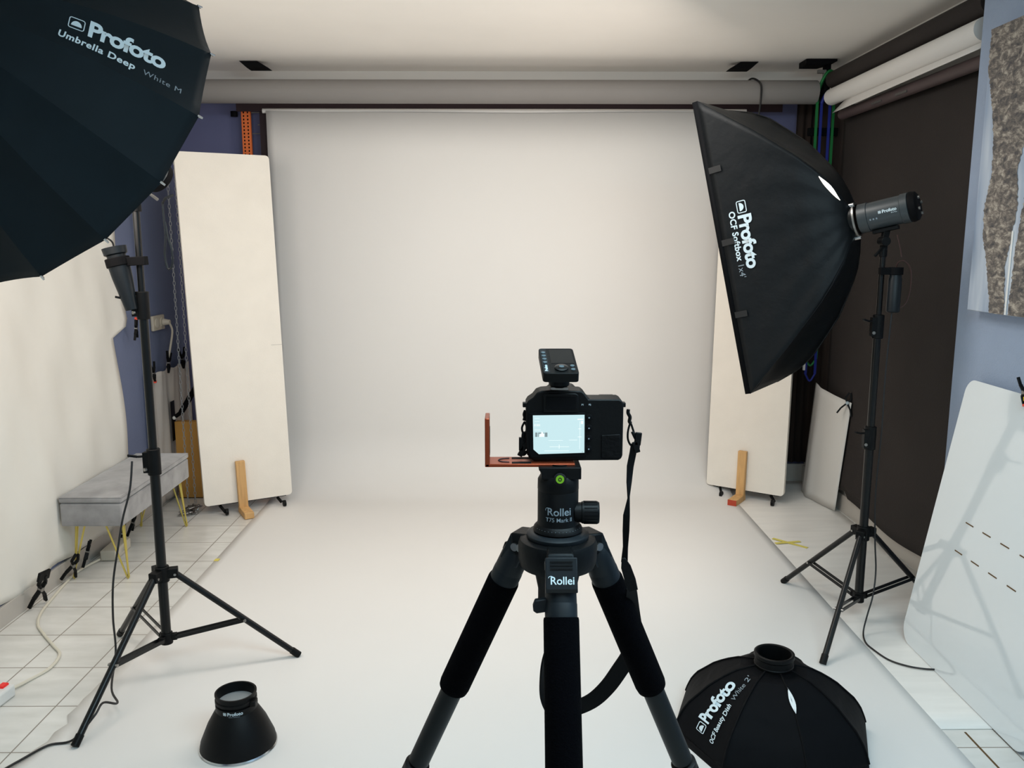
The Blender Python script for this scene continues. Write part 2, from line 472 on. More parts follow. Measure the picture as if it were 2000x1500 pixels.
# brackets
def bracket(x, label, hook=False):
    t = thing('ceiling_bracket', (x, 4.9, 2.5), label, 'bracket', 'black brackets under the ceiling')
    b = MB(); s = 1 if x < 0 else -1
    b.prism([(0, 0), (0.10 * s, 0), (0.16 * s, -0.035), (0.04 * s, -0.035)], (x - .05 * s, 5.02, 2.497), (1, 0, 0), (0, 0, 1), (0, -1, 0), 0.09)
    b.build('plate', M_blkmat, t)
    if hook:
        h = MB(); h.box((x + .05, 4.93, 2.44), (0.035, 0.05, 0.12))
        h.tube([(x + .05, 4.93, 2.40), (x + .055, 4.93, 2.33), (x + .02, 4.93, 2.26)], 0.018, 10, 5)
        h.build('hook', M_blkmat, t)
    return t
bracket(-1.42, 'small black ceiling bracket at the left end of the wide roll')
bracket(1.37, 'small black ceiling bracket above the wide roll near the hanging black cable')
def endhook():
    t = thing('ceiling_bracket', (1.80, 4.93, 2.5), 'black ceiling bracket with long arm holding the right end of the wide roll', 'bracket', 'black brackets under the ceiling')
    MB().prism([(-.12, 0), (.05, 0), (.05, -.012), (-.02, -.03), (-.12, -.03)], (1.78, 4.97, 2.498), (1, 0, 0), (0, 0, 1), (0, -1, 0), .12).build('plate', M_blkmat, t)
    b = MB().box((1.80, 4.92, 2.42), (.032, .04, .14))
    b.tube([(1.80, 4.92, 2.37), (1.795, 4.92, 2.32), (1.765, 4.92, 2.27)], [.02, .026, .012], 10)
    b.build('arm', M_blkmat, t)
endhook()
# cable slung over the roll
tag(MB().tube([(1.36, 5.0, 2.38), (1.385, 4.93, 2.408), (1.415, 4.86, 2.37), (1.42, 4.855, 2.3), (1.415, 4.86, 2.21), (1.40, 4.87, 2.12)], .0055, 8, 6).build('hanging_cable', M_cord),
    'thin black cable slung over the wide roll above the strip softbox', 'cable')

# orange perforated upright
t = thing('perforated_upright', (-1.52, 5.2, 0), 'orange perforated steel upright standing between blue wall and white backdrop', 'upright')
MB().box((-1.525, 5.2, 1.14), (0.055, 0.02, 2.28)).build('channel', M_orange, t, bevel=.002)
b = MB()
for i in range(28):
    for dx in (-.012, .012): b.box((-1.525 + dx, 5.189, 1.72 + i * .02), (.007, .002, .010))
plabel(b.build('hole_rows', M_blkmat, t), 'rows of dark punched holes')
b = MB(); b.tube([(-1.49, 5.19, 2.26), (-1.43, 5.19, 2.26), (-1.43, 5.19, 2.19), (-1.455, 5.19, 2.19)], .004, 6)
b.tube([(-1.49, 5.19, 2.14), (-1.36, 5.19, 2.14)], .003, 6)
b.build('wire_clip', M_alu, t)
# thin pipe behind boards
tag(MB().cyl((-1.60, 5.215, 2.24), (-1.60, 5.215, 2.27), .02).build('wall_hook', M_blkmat), 'small black knob on the dark blue back wall by the orange upright', 'hook')

# ================================================================ FOAM BOARDS
def board(bl, br, ztl, name_label, red, lean, side):
    bl = V(bl); br = V(br)
    d = (br - bl).normalized(); nrm = V((d.y, -d.x, 0))
    if nrm.y > 0: nrm = -nrm
    W = (br - bl).length
    t = thing('foam_board', (bl + br) / 2 - V((0, 0, .06)), name_label, 'reflector board', 'tall white foam boards on feet')
    up = V((0, 0, 1)) + d * lean; H = ztl - .06
    poly = []; r = .02
    for cx, cy, a0 in ((W - r, H - r, 0), (r, H - r, 90), (r, r, 180), (W - r, r, 270)):
        for i in range(4):
            a = math.radians(a0 + 30 * i); poly.append((cx + r * math.cos(a), cy + r * math.sin(a)))
    MB().prism(poly, bl, d, up, -nrm, .028).build('board', M_foam, t)
    bk = MB().prism(poly, bl - nrm * .03 + d * (-.012 if side > 0 else .003), d, up, -nrm, .012)
    plabel(bk.build('black_backing', M_blkmat, t), 'black backing layer behind the white foam')
    # fine score line
    sc = MB().bar(bl + up * (H * .46) + d * (W - .06) + nrm * .0004, bl + up * (H * .46) + d * (W) + nrm * .0004, .0012, .0006, nrm)
    sc.build('score_line', M_roll, t)
    # wooden foot
    f = .47 if side > 0 else .42
    c = bl + d * W * f; c.z = 0
    up2 = V((0, 0, 1)) + d * lean
    st = MB().bar(c + nrm * .018 + V((0, 0, .03)), c + nrm * .018 + up2 * .30, .05, .028, nrm)
    ft = st.build('wooden_upright', M_wood, t, bevel=.003)
    q = MB().bar(c + nrm * .0 + V((0, 0, .02)), c + nrm * .16 + V((0, 0, .02)), .052, .036)
    f2 = q.build('wooden_foot', M_wood, t, bevel=.003)
    if red:
        e = MB().bar(c + nrm * .16 + V((0, 0, .02)), c + nrm * .1615 + V((0, 0, .02)), .052, .036)
        plabel(e.build('painted_end', M_woodred, t, bevel=.001), 'red painted end of the wooden foot')
    # black castor struts beneath
    for k, u in enumerate((.17, .83)):
        p = bl + d * W * u - nrm * .02; p.z = .05
        b = MB().bar(p, p + nrm * (.02 if k else .05) + d * (.02 if side < 0 else .03) - V((0, 0, .03)), .012, .012)
        b.cyl(p + nrm * .05 + d * .02 + V((0, 0, -.028)), p + nrm * .05 + d * .035 + V((0, 0, -.028)), .018)
        b.build('castor', M_blk, t)
    b = MB().bar(bl + d * .03 - nrm * .03 - V((0, 0, .006)), br - d * .03 - nrm * .03 - V((0, 0, .006)), .012, .01)
    b.build('bottom_rail', M_blkmetal, t)
    return t
board((-1.660, 4.517, .06), (-1.236, 4.755, .06), 1.968, 'tall white foam board on a wooden foot beside the grey bench', False, -.024, -1)
board((1.222, 5.001 - .06, .06), (1.605, 4.679, .06), 1.968, 'tall white foam board partly hidden behind the strip softbox', True, .012, 1)

# tan panel behind bench
t = thing('tan_panel', (-1.865, 4.90, 0), 'tan wooden panel standing upright in the corner behind the grey bench', 'panel')
MB().box((-1.865, 4.90, .235), (.15, .05, .462)).build('panel', M_tan, t, bevel=.003)
MB().box((-1.865, 4.90, .004), (.14, .045, .008)).build('base_edge', M_blkmat, t)
b = MB().tube([(-1.925, 4.86, .50), (-1.89, 4.87, .53), (-1.85, 4.89, .60), (-1.80, 4.9, .68)], [.012, .017, .017, .017], 10, 4)
t2 = tag(b.build('foam_baton', M_blkmat), 'black padded baton leaning above the tan panel in the corner', 'baton')
plabel(MB().sphere((-1.93, 4.855, .493), .011).build('cap', M_stripwhite, t2), 'pale end cap')

# pull chains at the left
def chain(x0, y0, z0, x1, y1, z1, label):
    b = MB(); n = 105; a = V((x0, y0, z0)); c = V((x1, y1, z1))
    L = (c - a).length; h = L / n
    for i in range(n):
        p = a.lerp(c, (i + .5) / n); d = (c - a).normalized(); s = V((0, 1, 0)) if i % 2 else V((1, 0, 0))
        s = (s - d * s.dot(d)).normalized(); pts = []
        for k in range(8):
            an = 2 * PI * k / 8; pts.append(p + d * math.sin(an) * h * .62 + s * math.cos(an) * .0062)
        b.tube(pts, .0018, 4, closed=True)
    return tag(b.build('hanging_chain', M_chain), label, 'chain', 'steel chains hanging by the left foam board')
chain(-1.826, 4.72, 2.45, -1.829, 4.72, .02, 'left of two thin steel chains hanging beside the left foam board')
chain(-1.784, 4.72, 2.45, -1.787, 4.72, .02, 'right of two thin steel chains hanging beside the left foam board')
b = MB(); pp = []
for i in range(46): pp.append(V((-1.77 + random.uniform(-.05, .05), 4.60 + random.uniform(-.09, .09), .006 + random.uniform(0, .02))))
for i in range(45):
    p = pp[i]; q = pp[i + 1]; b.tube([p, (p + q) / 2 + V((0, 0, .006)), q], .0032, 5)
tag(b.build('chain_heap', M_alu), 'small tangled heap of grey chain on the tiles below the foam board', 'chain', kind='stuff')

# ================================================================ CLOTHS ON THE LEFT WALL
def left_cloth():
    rows = []; N = 90; Mv = 60
    def edgeY(z):
        tab = [(2.5, 4.33), (1.28, 4.418), (1.11, 4.46), (1.07, 4.43), (1.025, 4.292), (.68, 4.316), (.37, 4.34), (.25, 4.42), (.03, 4.53)]
        for (za, ya), (zb, yb) in zip(tab, tab[1:]):
            if za >= z >= zb: return ya + (yb - ya) * (za - z) / (za - zb)
        return tab[-1][1]
    zs = [2.46 - (2.46 - 1.29) * i / 24 for i in range(25)] + [1.2, 1.11, 1.09, 1.07, 1.05, 1.025] + [1.0 - (1.0 - .08) * i / 30 for i in range(31)]
    for z in zs:
        row = []; ye = edgeY(z)
        for j in range(N + 1):
            f = j / N; y = 0.2 + (ye - 0.2) * f
            zz = z
            if z < .5:
                k = (0.5 - z) / .42
                zz += k * (.012 * math.sin(y * 9) + .012 * abs(math.sin((y - 3.32) * 8.5)) - .022 * (f > .9) * (f - .9) * 10)
            q = .5 + .5 * (1 - z / 2.5)
            x = -1.984 + .006 * q * math.sin(y * 7 + z * 4.2) + .005 * math.sin(y * 17 - z * 6 + 1) + .004 * q * math.sin(y * 31 + z * 9)
            x += .003 * math.exp(-((z - .5) ** 2) / .2)
            row.append((x, y, zz))
        rows.append(row)
    return tag(MB().grid(rows).build('hanging_cloth', M_cloth, solid=.001, soff=0, angle=80), 'large wrinkled white cloth covering the left wall', 'cloth')
left_cloth()
rows = []
for i in range(24):
    z = .785 - i * (.76 / 23); row = []
    for j in range(31):
        y = 4.60 + .62 * j / 30
        row.append((-1.962 + .007 * math.sin(y * 34 + z * 3) + .005 * math.sin(y * 71 - z * 5), y, z + (-.012 * math.sin(PI * ((y - 4.6) / .155 % 1)) if i == 0 else 0)))
    rows.append(row)
t = tag(MB().grid(rows).build('hanging_cloth', M_cloth2, solid=.001, soff=0, angle=80), 'small greyish white cloth clamped low on the wall behind the bench', 'cloth')
MB().box((-1.949, 4.888, .47), (.003, .055, .235)).build('black_tape', M_tapeblack, t)

# clamps ------------------------------------------------------------
def make_clamp(s=1.0, tip=None, label='', big=False, name='spring_clamp'):
    """local frame: jaws up +Z, arms spread along +-Y"""
    t = thing(name, (0, 0, 0), label, 'clamp', 'black spring clamps')
    for sg in (-1, 1):
        b = MB()
        pts = [(0.010 * sg * -1 * 0.2, -.004 * sg, .052 * s), (0, -.014 * s * sg, .022 * s), (0, 0, 0), (0, .022 * s * sg, -.030 * s), (0, .034 * s * sg, -.060 * s)]
        pts = [V(p) for p in pts]
        for a, c, w_ in zip(pts, pts[1:], (.011, .013, .014, .012)): b.bar(a, c, w_ * s, .008 * s, (0, 1, .3))
        b.build('arm', M_blk, t, bevel=.0012)
        if tip is not None:
            MB().box((0, -.004 * sg, .056 * s), (.014 * s, .008 * s, .012 * s)).build('jaw_pad', tip, t, bevel=.001)
    MB().lathe((-.008 * s, 0, 0), (1, 0, 0), [(.008 * s, 0), (.008 * s, .016 * s)], 14).build('pivot_spring', M_alu, t)
    if big: MB().box((0, 0, .052 * s), (.012, .045 * s, .034 * s)).build('wide_jaw', M_blk, t, bevel=.002)
    return t
def put(t, loc, rx=0, ry=0, rz=0):
    t.location = loc; t.rotation_euler = (rx, ry, rz); return t
c0 = make_clamp(1.25, None, 'large black clamp with square jaw on the bottom edge of the wall cloth', big=True)
put(c0, (-1.925, 3.335, .085), 0, .35, -.3)
c1 = make_clamp(1.1, None, 'black clamp on the cloth bottom beside the near gold bench leg')
for o in [c1]: put(o, (-1.925, 3.60, .083), -.2, .35, -.5)
def clampcopy(loc, label, r, src=c1):
    c = copy_tree(src); c['label'] = label; return put(c, loc, *r)
clampcopy((-1.930, 3.745, .095), 'black clamp half hidden behind the near gold bench leg on the cloth bottom', (.2, .3, .3))
clampcopy((-1.925, 4.215, .075), 'black clamp on the cloth bottom beneath the middle of the bench', (.1, .35, .1))
clampcopy((-1.925, 4.08, .06), 'black clamp on the cloth bottom above the beige adapter box', (-.3, .3, .3))
c2 = make_clamp(.95, M_redtip, 'black clamp with red tip on the torn edge of the wall cloth')
put(c2, (-1.930, 4.432, 1.06), .15, .1, .2)
clampcopy((-1.945, 4.650, .790), 'leftmost black clamp on the top edge of the small cloth, red tip down', (PI + .25, 0, .1), c2)
clampcopy((-1.945, 4.865, .815), 'middle black clamp on the top edge of the small cloth below the outlet cord', (PI - .3, 0, .1), c1)
clampcopy((-1.945, 5.08, .810), 'rightmost black clamp on the top edge of the small cloth by the chains', (PI + .1, 0, -.1), c1)

# outlet with cord
t = thing('wall_outlet', (-1.998, 4.86, 1.05), 'beige wall outlet with a plug on the blue left wall', 'outlet')
MB().box((-1.99, 4.86, 1.05), (.016, .16, .085)).build('cover_plate', M_outlet, t, bevel=.004)
for dy in (-.035, .04): MB().lathe((-1.982, 4.86 + dy, 1.05), (1, 0, 0), [(.028, 0), (.028, .004), (.018, .006)], 20).build('socket', M_beige, t)
t = thing('plug_cord', (-1.97, 4.90, 1.05), 'beige plug with short cord hanging down from the wall outlet', 'cord')
MB().cyl((-1.975, 4.90, 1.05), (-1.935, 4.90, 1.05), .02, .014, ch=.002).build('plug', M_beige, t)
MB().tube([(-1.94, 4.90, 1.045), (-1.93, 4.91, 1.0), (-1.94, 4.90, .92), (-1.95, 4.87, .83), (-1.955, 4.865, .80)], .006, 8, 5).build('cord', M_beige, t)

# bench -----------------------------------------------------------
def bench():
    t = thing('storage_bench', (-1.845, 4.0, 0), 'grey velvet storage bench on gold hairpin legs against the left wall', 'bench')
    x0, x1, y0, y1 = -1.962, -1.69, 3.60, 4.40
    b = MB().box(((x0 + x1) / 2, (y0 + y1) / 2, .315), (x1 - x0, y1 - y0, .105))
    b.build('box_body', M_velvet, t, bevel=.008, seg=3)
    rows = []; n = 14; m_ = 22
    for i in range(n + 1):
        row = []
        for j in range(m_ + 1):
            u = i / n * 2 - 1; v = j / m_ * 2 - 1
            row.append((x0 - .003 + (x1 - x0 + .006) * i / n, y0 - .003 + (y1 - y0 + .006) * j / m_, .395 + .010 * (1 - u ** 4) * (1 - v ** 6)))
        rows.append(row)
    c = MB().box(((x0 + x1) / 2, (y0 + y1) / 2, .3835), (x1 - x0 + .006, y1 - y0 + .006, .027)); 
    lid = c.build('padded_lid', M_velvet, t, bevel=.010, seg=4)
    MB().grid(rows).build('cushion_top', M_velvet, lid, angle=80)
    for (cx, cy, dx, dy) in ((x0 + .045, y0 + .05, -1, -1), (x1 - .045, y0 + .05, 1, -1), (x0 + .045, y1 - .05, -1, 1), (x1 - .045, y1 - .05, 1, 1)):
        f = V((cx + dx * .03, cy + dy * .005, .004)); b = MB()
        a1 = V((cx + dx * .012, cy - dy * .015 + .0, .262)); a2 = V((cx - dx * .045, cy + dy * .02, .262))
        b.tube([a1, f + V((.004, 0, .006)), f, f + V((-.004, 0, .006)), a2], .0042, 8)
        b.tube([a1 + V((.0, .018, 0)), f + V((0, .005, .004))], .0042, 8)
        b.box((cx - dx * .015, cy, .2605), (.075, .05, .003))
        b.build('hairpin_leg', M_gold, t)
    return t
bench()

# cords / adapter / strip at the left floor
t = thing('adapter_box', (-1.905, 3.96, 0), 'beige adapter box lying on the tiles under the bench', 'adapter')
MB().box((-1.900, 3.955, .026), (.075, .19, .052), Matrix.Rotation(.06, 3, 'Z')).build('housing', M_beige, t, bevel=.007, seg=3)
b = MB()
for i in range(5): b.box((-1.8615, 3.92 + i * .012, .028), (.002, .004, .02))
b.build('vents', M_skirt, t)
cord = [(-1.935, 3.86, .010), (-1.965, 3.74, .008), (-1.962, 3.62, .006), (-1.93, 3.42, .006), (-1.90, 3.276, .006), (-1.855, 3.17, .006), (-1.791, 3.09, .006), (-1.70, 2.99, .006), (-1.640, 2.92, .006), (-1.622, 2.82, .006), (-1.652, 2.73, .006), (-1.669, 2.66, .014)]
tag(MB().tube(cord, .0055, 8, 6).build('extension_cord', M_cordwhite), 'white extension cord winding across the floor tiles', 'cord')
t = thing('power_strip', (-1.70, 2.55, 0), 'white power strip with red switch at the left floor edge', 'power strip')
R = Matrix.Rotation(-.12, 3, 'Z')
MB().box((-1.685, 2.52, .022), (.055, .26, .044), R).build('housing', M_stripwhite, t, bevel=.008, seg=3)
MB().box((-1.672, 2.625, .046), (.022, .03, .010), R).build('rocker_switch', M_red, t, bevel=.002)

# ================================================================ RIGHT SIDE ROLLS AND BLACK BACKDROP
t = thing('paper_roll', (1.82, 4.0, 2.39), 'black paper roll highest under the ceiling along the right wall', 'paper roll', 'rolls along the right wall')
MB().lathe((1.82, 4.86, 2.39), (0, -1, 0), [(.022, 0), (.046, 0), (.046, 1.54), (.022, 1.54)], 32).build('roll', M_blackpaper, t)
MB().lathe((1.82, 4.90, 2.39), (0, -1, 0), [(.017, 0), (.017, .05)], 16).build('core', M_white, t)
t = thing('paper_roll', (1.80, 4.0, 2.29), 'white paper roll with loose lower edge beneath the black roll on the right', 'paper roll', 'rolls along the right wall')
MB().lathe((1.80, 4.82, 2.292), (0, -1, 0), [(.022, 0), (.044, 0), (.044, 1.50), (.022, 1.50)], 32).build('roll', M_paper, t)
MB().lathe((1.80, 4.88, 2.292), (0, -1, 0), [(.016, 0), (.016, .07)], 16).build('core', M_wood, t)
rows = []
for i in range(7):
    f = i / 6; row = []
    for j in range(12):
        g = j / 11; y = 4.66 - .02 * f * 0 - g * 1.39 - (.10 * (f - .3) * (1 - g) if f < .3 else 0) + .10 * f * (1 - g) * 0
        y = 4.62 + .13 * f * (1 - g) - g * 1.31
        row.append((1.812 - .030 * f, y, 2.262 - f * (.066 - .022 * g)))
    rows.append(row)
plabel(MB().grid(rows).build('loose_edge', M_paper, t, solid=.001), 'loose hanging edge of the white paper')
t = thing('paper_roll', (1.865, 4.0, 2.20), 'thin dark brown roll lowest on the right wall with steel clips', 'paper roll', 'rolls along the right wall')
MB().lathe((1.842, 4.76, 2.190), (0, -1, 0), [(.018, 0), (.027, 0), (.027, 1.49), (.018, 1.49)], 24).build('roll', M_brown, t)
for y in (4.28, 4.02): MB().bar((1.816, y + .05, 2.178), (1.816, y - .06, 2.178), .004, .010).build('steel_clip', M_alu, t)
rows = []
for i in range(40):
    z = 2.19 - i / 39 * 2.07; row = []
    for j in range(40):
        y = 3.27 + 1.58 * j / 39
        zz = z + (.0 if i < 39 else 0)
        lo = .10 + .018 * math.sin(y * 6) + (.03 if y > 4.45 else 0)
        zz = 2.19 - (2.19 - lo) * i / 39
        row.append((1.886 + .004 * math.sin(y * 5 + z) - (.03 * max(0, (.35 - zz)) if zz < .35 else 0), y, zz))
    rows.append(row)
tag(MB().grid(rows).build('black_backdrop', M_blackpaper, solid=.001, angle=80), 'matte black paper backdrop hanging down the right wall', 'backdrop')
rows = []
for i in range(20):
    z = 2.33 - 2.2 * i / 19
    rows.append([(1.74 + .165 * j / 16, 5.20 + .012 * math.sin(j * 1.4), z) for j in range(17)] + [(1.908 + .006 * math.sin(j * 1.4), 5.19 - .40 * j / 16, z) for j in range(1, 17)])
tag(MB().grid(rows).build('corner_drape', M_darkbrown, solid=.002, angle=80), 'dark brown drape hanging in the back right corner', 'cloth')
# coloured pull loops
def loop(name, m, xs, ztop, zbot, y, label, pinch=0.0):
    t = thing(name, (sum(xs) / 2, y, ztop), label, 'chain', 'coloured pull chains in the right corner')
    for x, xo in ((xs[0], 1), (xs[1], -1)):
        pts = [(x, y, ztop - .0 + 0), (x, y, (ztop + zbot) / 2), (x + xo * pinch, y, zbot)]
        b = MB(); n = 100; A = V(pts[0]); Bm = V(pts[1]); C_ = V(pts[2])
        b.strip([A, A.lerp(Bm, .5), Bm, Bm.lerp(C_, .5), C_], [.014] * 5, [(1, 0, 0)] * 5, .006)
        b.build('strand', m, t)
    b = MB().tube([(xs[0] + pinch, y, zbot), ((xs[0] + xs[1]) / 2, y, zbot - .04), (xs[1] - pinch, y, zbot)], .006, 8, 6)
    b.build('lower_bend', m, t)
    return t
g = loop('pull_chain', M_green, (1.752, 1.845), 2.33, .83, 4.905, 'green pull chain loop hanging in the right corner', .015)
MB().tube([(1.752, 4.905, 2.32), (1.765, 4.895, 2.38), (1.79, 4.885, 2.43), (1.82, 4.89, 2.44), (1.85, 4.9, 2.40), (1.845, 4.905, 2.32)], .009, 8, 5).build('upper_bend', M_green, g)
plabel(MB().box((1.757, 4.89, .81), (.012, .01, .09)).build('pale_end', M_white, g), 'pale plastic joint')
g = loop('pull_chain', M_bluew, (1.775, 1.822), 2.27, .74, 4.90, 'blue pull chain loop beside the green one in the right corner', -.004)
MB().tube([(1.775, 4.90, 2.27), (1.79, 4.89, 2.315), (1.815, 4.9, 2.31), (1.822, 4.90, 2.27)], .009, 8, 5).build('upper_bend', M_bluew, g)
tag(MB().box((1.80, 4.93, 2.12), (.17, .02, .045)).build('cross_bar', M_blkmat, bevel=.003), 'short black cross bar behind the coloured chains in the corner', 'bar')
b = MB().box((1.80, 4.90, 2.425), (.05, .03, .03)); b.box((1.765, 4.90, 2.44), (.045, .02, .018))
tag(b.build('roller_mount', M_alu), 'small metal roller mount at the end of the black roll', 'bracket')

# curved white sheet in the corner
rows = []
for i in range(14):
    f = i / 13; row = []
    for j in range(18):
        g = j / 17
        bx, by = 1.858 + (1.835 - 1.858) * 0, 5.13
        # bottom from (1.858,5.13) to (1.905,4.66), top from (1.80,4.95) to (1.862,4.66)
        B_ = V((1.815, 4.97, .006)).lerp(V((1.868, 4.58, .006)), g); T_ = V((1.838, 4.90, .69)).lerp(V((1.872, 4.46, .65)), g)
        p = B_.lerp(T_, f); p.x -= .022 * math.sin(PI * g) + .016 * math.exp(-((g - .28) / .12) ** 2) * (1 - .5 * f)
        p.y += .0
        row.append(p)
    rows.append(row)
t = tag(MB().grid(rows).build('plastic_sheet', M_whitewall, solid=.0015, angle=80), 'curved white plastic sheet leaning in the corner behind the right foam board', 'sheet')
cl = clampcopy((1.858, 4.485, .645), 'small black clamp on the upper corner of the curved white sheet', (.2, .2, 1.2), c1)

# vinyl sheet on the floor at the right
rows = []
for i in range(30):
    y = 2.414 + (5.2 - 2.414) * i / 29
    rows.append([(1.30 + .595 * j / 10, y, .0022 + .0015 * (math.sin(y * 3 + j) + 1) * (j > 2)) for j in range(11)])
for r_ in rows:
    for k, p in enumerate(r_): r_[k] = (min(p[0], 1.738) if p[1] < 3.26 else p[0], p[1], p[2])
tag(MB().grid(rows).build('floor_sheet', M_vinyl, solid=.001, soff=0, angle=80), 'pale grey vinyl sheet on the floor between paper backdrop and right wall', 'floor sheet')
b = MB(); z = .0062
b.strip([(1.375, 4.135, z), (1.505, 3.995, z)], [.02, .02], [(1, 1, 0)] * 2, .0012)
b.strip([(1.365, 4.06, z + .0008), (1.50, 4.085, z + .0008)], [.02, .02], [(0, 1, 0)] * 2, .0012)
tag(b.build('tape_cross', M_yellowtape), 'yellow tape cross marking the vinyl floor sheet', 'tape')
tag(MB().box((-1.377, 3.86, .0062), (.022, .03, .001)).build('tape_piece', M_yellowtape), 'tiny yellow tape piece on the left edge of the paper backdrop', 'tape')

# ================================================================ RIGHT WALL: CANVAS AND GLOSSY BOARD
t = thing('canvas_print', (1.74, 2.2, 1.26), 'large canvas print with rough bark-like shapes on the light blue wall', 'picture')
y1 = 3.095; zb, zt = 1.258, 2.235
MB().box((1.723, y1 - .6, (zb + zt) / 2), (.044, 1.2, zt - zb)).build('canvas', M_ground, t, bevel=.003)
def barkshape(left, right, zs):
    L_ = []; R_ = []
    for k, z in enumerate(zs):
        L_.append((left[k], z)); R_.append((right[k], z))
    return L_, R_
def bark(ctrl, name):
    """ctrl: (z, yl, yr) yl = edge nearer the backdrop"""
    fine = []
    for (z0, a0, b0), (z1, a1, b1) in zip(ctrl, ctrl[1:]):
        n = max(2, int(abs(z1 - z0) / .006))
        for i in range(n):
            f = i / n; j = .004 * random.uniform(-1, 1)
            fine.append((z0 + (z1 - z0) * f, a0 + (a1 - a0) * f + j, b0 + (b1 - b0) * f + .004 * random.uniform(-1, 1)))
    fine.append(ctrl[-1])
    rows = [[(1.6995, a, z), (1.6995, (a + b_) / 2, z), (1.6995, b_, z)] for z, a, b_ in fine]
    return MB().grid(rows).build(name, M_bark, t)
bark([(2.235, 3.09, 2.80), (2.10, 3.09, 2.78), (1.98, 3.05, 2.80), (1.86, 3.02, 2.83), (1.74, 3.01, 2.86), (1.62, 3.04, 2.84), (1.52, 3.03, 2.86), (1.42, 2.99, 2.88), (1.30, 2.955, 2.865), (1.259, 2.95, 2.862)], 'painted_bark')
bark([(2.235, 2.80, 2.2), (1.9, 2.76, 2.2), (1.7, 2.80, 2.2), (1.5, 2.83, 2.2), (1.26, 2.84, 2.2)], 'painted_bark')
plabel(MB().box((1.699, 2.853, 1.40), (.001, .010, .28)).build('pale_stripe', M_white, t), 'pale vertical stripe')

def glossy_board():
    t = thing('glossy_board', (1.60, 2.6, 0), 'tall glossy white board with rounded corners leaning against the right wall', 'board')
    bl = V((1.522, 3.035, 0.006)); br = V((1.522, 2.245, .006)); d = (br - bl); W = d.length; d.normalize()
    H = 1.02; up = (V((1.712, 3.11, 1.0)) - V((1.522, 3.035, 0)))
    up = V((.19, .03, 1.0)).normalized()
    n = up.cross(d).normalized()
    if n.x > 0: n = -n
    poly = []; r = .07
    for cx, cy, a0, r in ((W - .07, H - .07, 0, .07), (.05, H - .05, 90, .05), (.07, .07, 180, .07), (W - .06, .06, 270, .06)):
        for i in range(9):
            a = math.radians(a0 + 90 * i / 8); poly.append((cx + r * math.cos(a), cy + r * math.sin(a)))
    MB().prism(poly, bl, d, up, -n, .008).build('panel', M_glossboard, t)
    for row, h in ((0, .535), (1, .425)):
        b = MB()
        for k in range(6):
            c = bl + up * h + d * (.215 + k * .105 + row * -.02) + n * .0006
            b.bar(c, c + d * .048, .004, .001, n)
        plabel(b.build('slot_row', M_slot, t), 'row of short brown slots')
    b = MB()
    b.bar(bl + up * .985 + d * .41 + n * .0006, bl + up * .955 + d * .405 + n * .0006, .003, .001, n)
    b.build('red_mark', M_redtip, t)
    return t
glossy_board()
cb = make_clamp(1.1, M_redtip, 'black clamp with red and yellow parts on top of the glossy white board')
cb.name = 'spring_clamp'
MB().box((0.0, 0.012, .03), (.018, .02, .02)).build('yellow_grip', M_yellow, cb, bevel=.002)
put(cb, (1.690, 2.690, 1.022), PI, -.15, .1); cb.scale = (.7, .7, .7)

# ================================================================ LIGHT STANDS
def light_stand(c, z_top, feet, label, zhub, zbr, collars, tb, top_r=.011):
    t = thing('light_stand', (c[0], c[1], 0), label, 'light stand')
    C0 = V((c[0], c[1], 0))
    zs = [zbr - .02] + [q + .04 for q in collars] + [z_top]; rs = [.0165, .0140, top_r, top_r]
    for i in range(len(zs) - 1):
        MB().cyl(C0 + V((0, 0, zs[i] - (.06 if i else 0))), C0 + V((0, 0, zs[i + 1])), rs[i], n=20).build('pole_section', M_blkmetal, t)
    for k, z in enumerate(collars):
        b = MB().cyl(C0 + V((0, 0, z - .045)), C0 + V((0, 0, z + .045)), .022 - .001 * k, n=20, ch=.002)
        b.box(C0 + V((-.020, -.008, z)), (.02, .022, .07))
        co = b.build('collar', M_blk, t)
        b = MB().cyl(C0 + V((-.02, -.012, z + .022)), C0 + V((-.045, -.02, z + .022)), .004, n=10)
        b.bar(C0 + V((-.045, -.02, z + .022)), C0 + V((-.072, -.035, z + .030)), .010, .007)
        b.build('wing_knob', M_blk, co, bevel=.001)
        MB().cyl(C0 + V((-.020, -.018, z - .022)), C0 + V((-.024, -.024, z - .022)), .006, n=10).build('screw', M_alu, co)
    hub = MB().cyl(C0 + V((0, 0, zhub - .025)), C0 + V((0, 0, zhub + .03)), .024, n=20)
    bh = MB().cyl(C0 + V((0, 0, zbr - .022)), C0 + V((0, 0, zbr + .018)), .021, n=20)
    for f in feet:
        F = V((f[0], f[1], .012)); d = (F - C0); d.z = 0; d.normalize()
        side = V((-d.y, d.x, 0))
        a = C0 + d * .042 + V((0, 0, zhub))
        hub.bar(C0 + V((0, 0, zhub + .004)), C0 + d * .052 + V((0, 0, zhub + .004)), .030, .034)
        bh.bar(C0 + V((0, 0, zbr)), C0 + d * .035 + V((0, 0, zbr)), .020, .022)
        lg = MB().tube([a, F], .0108, 14).build('leg', M_blkmetal, t)
        e = (F - a).normalized()
        MB().cyl(F - e * .03, F + e * .004, .0128, n=14).build('rubber_foot', M_blk, lg)
        m = a.lerp(F, tb)
        b = MB(); p = C0 + d * .03 + V((0, 0, zbr))
        for s in (-1, 1): b.bar(p + side * .012 * s, m + side * .012 * s, .0035, .012)
        b.build('brace', M_blkmetal, t)
        MB().cyl(m - side * .017, m + side * .017, .0055, n=10).build('rivet', M_alu, lg)
        b = MB().cyl(a - side * .018, a + side * .018, .0045, n=10).build('rivet', M_alu, lg)
    hub.build('leg_hub', M_blk, t, bevel=.002)
    bh.build('brace_hub', M_blk, t, bevel=.0015)
    return t
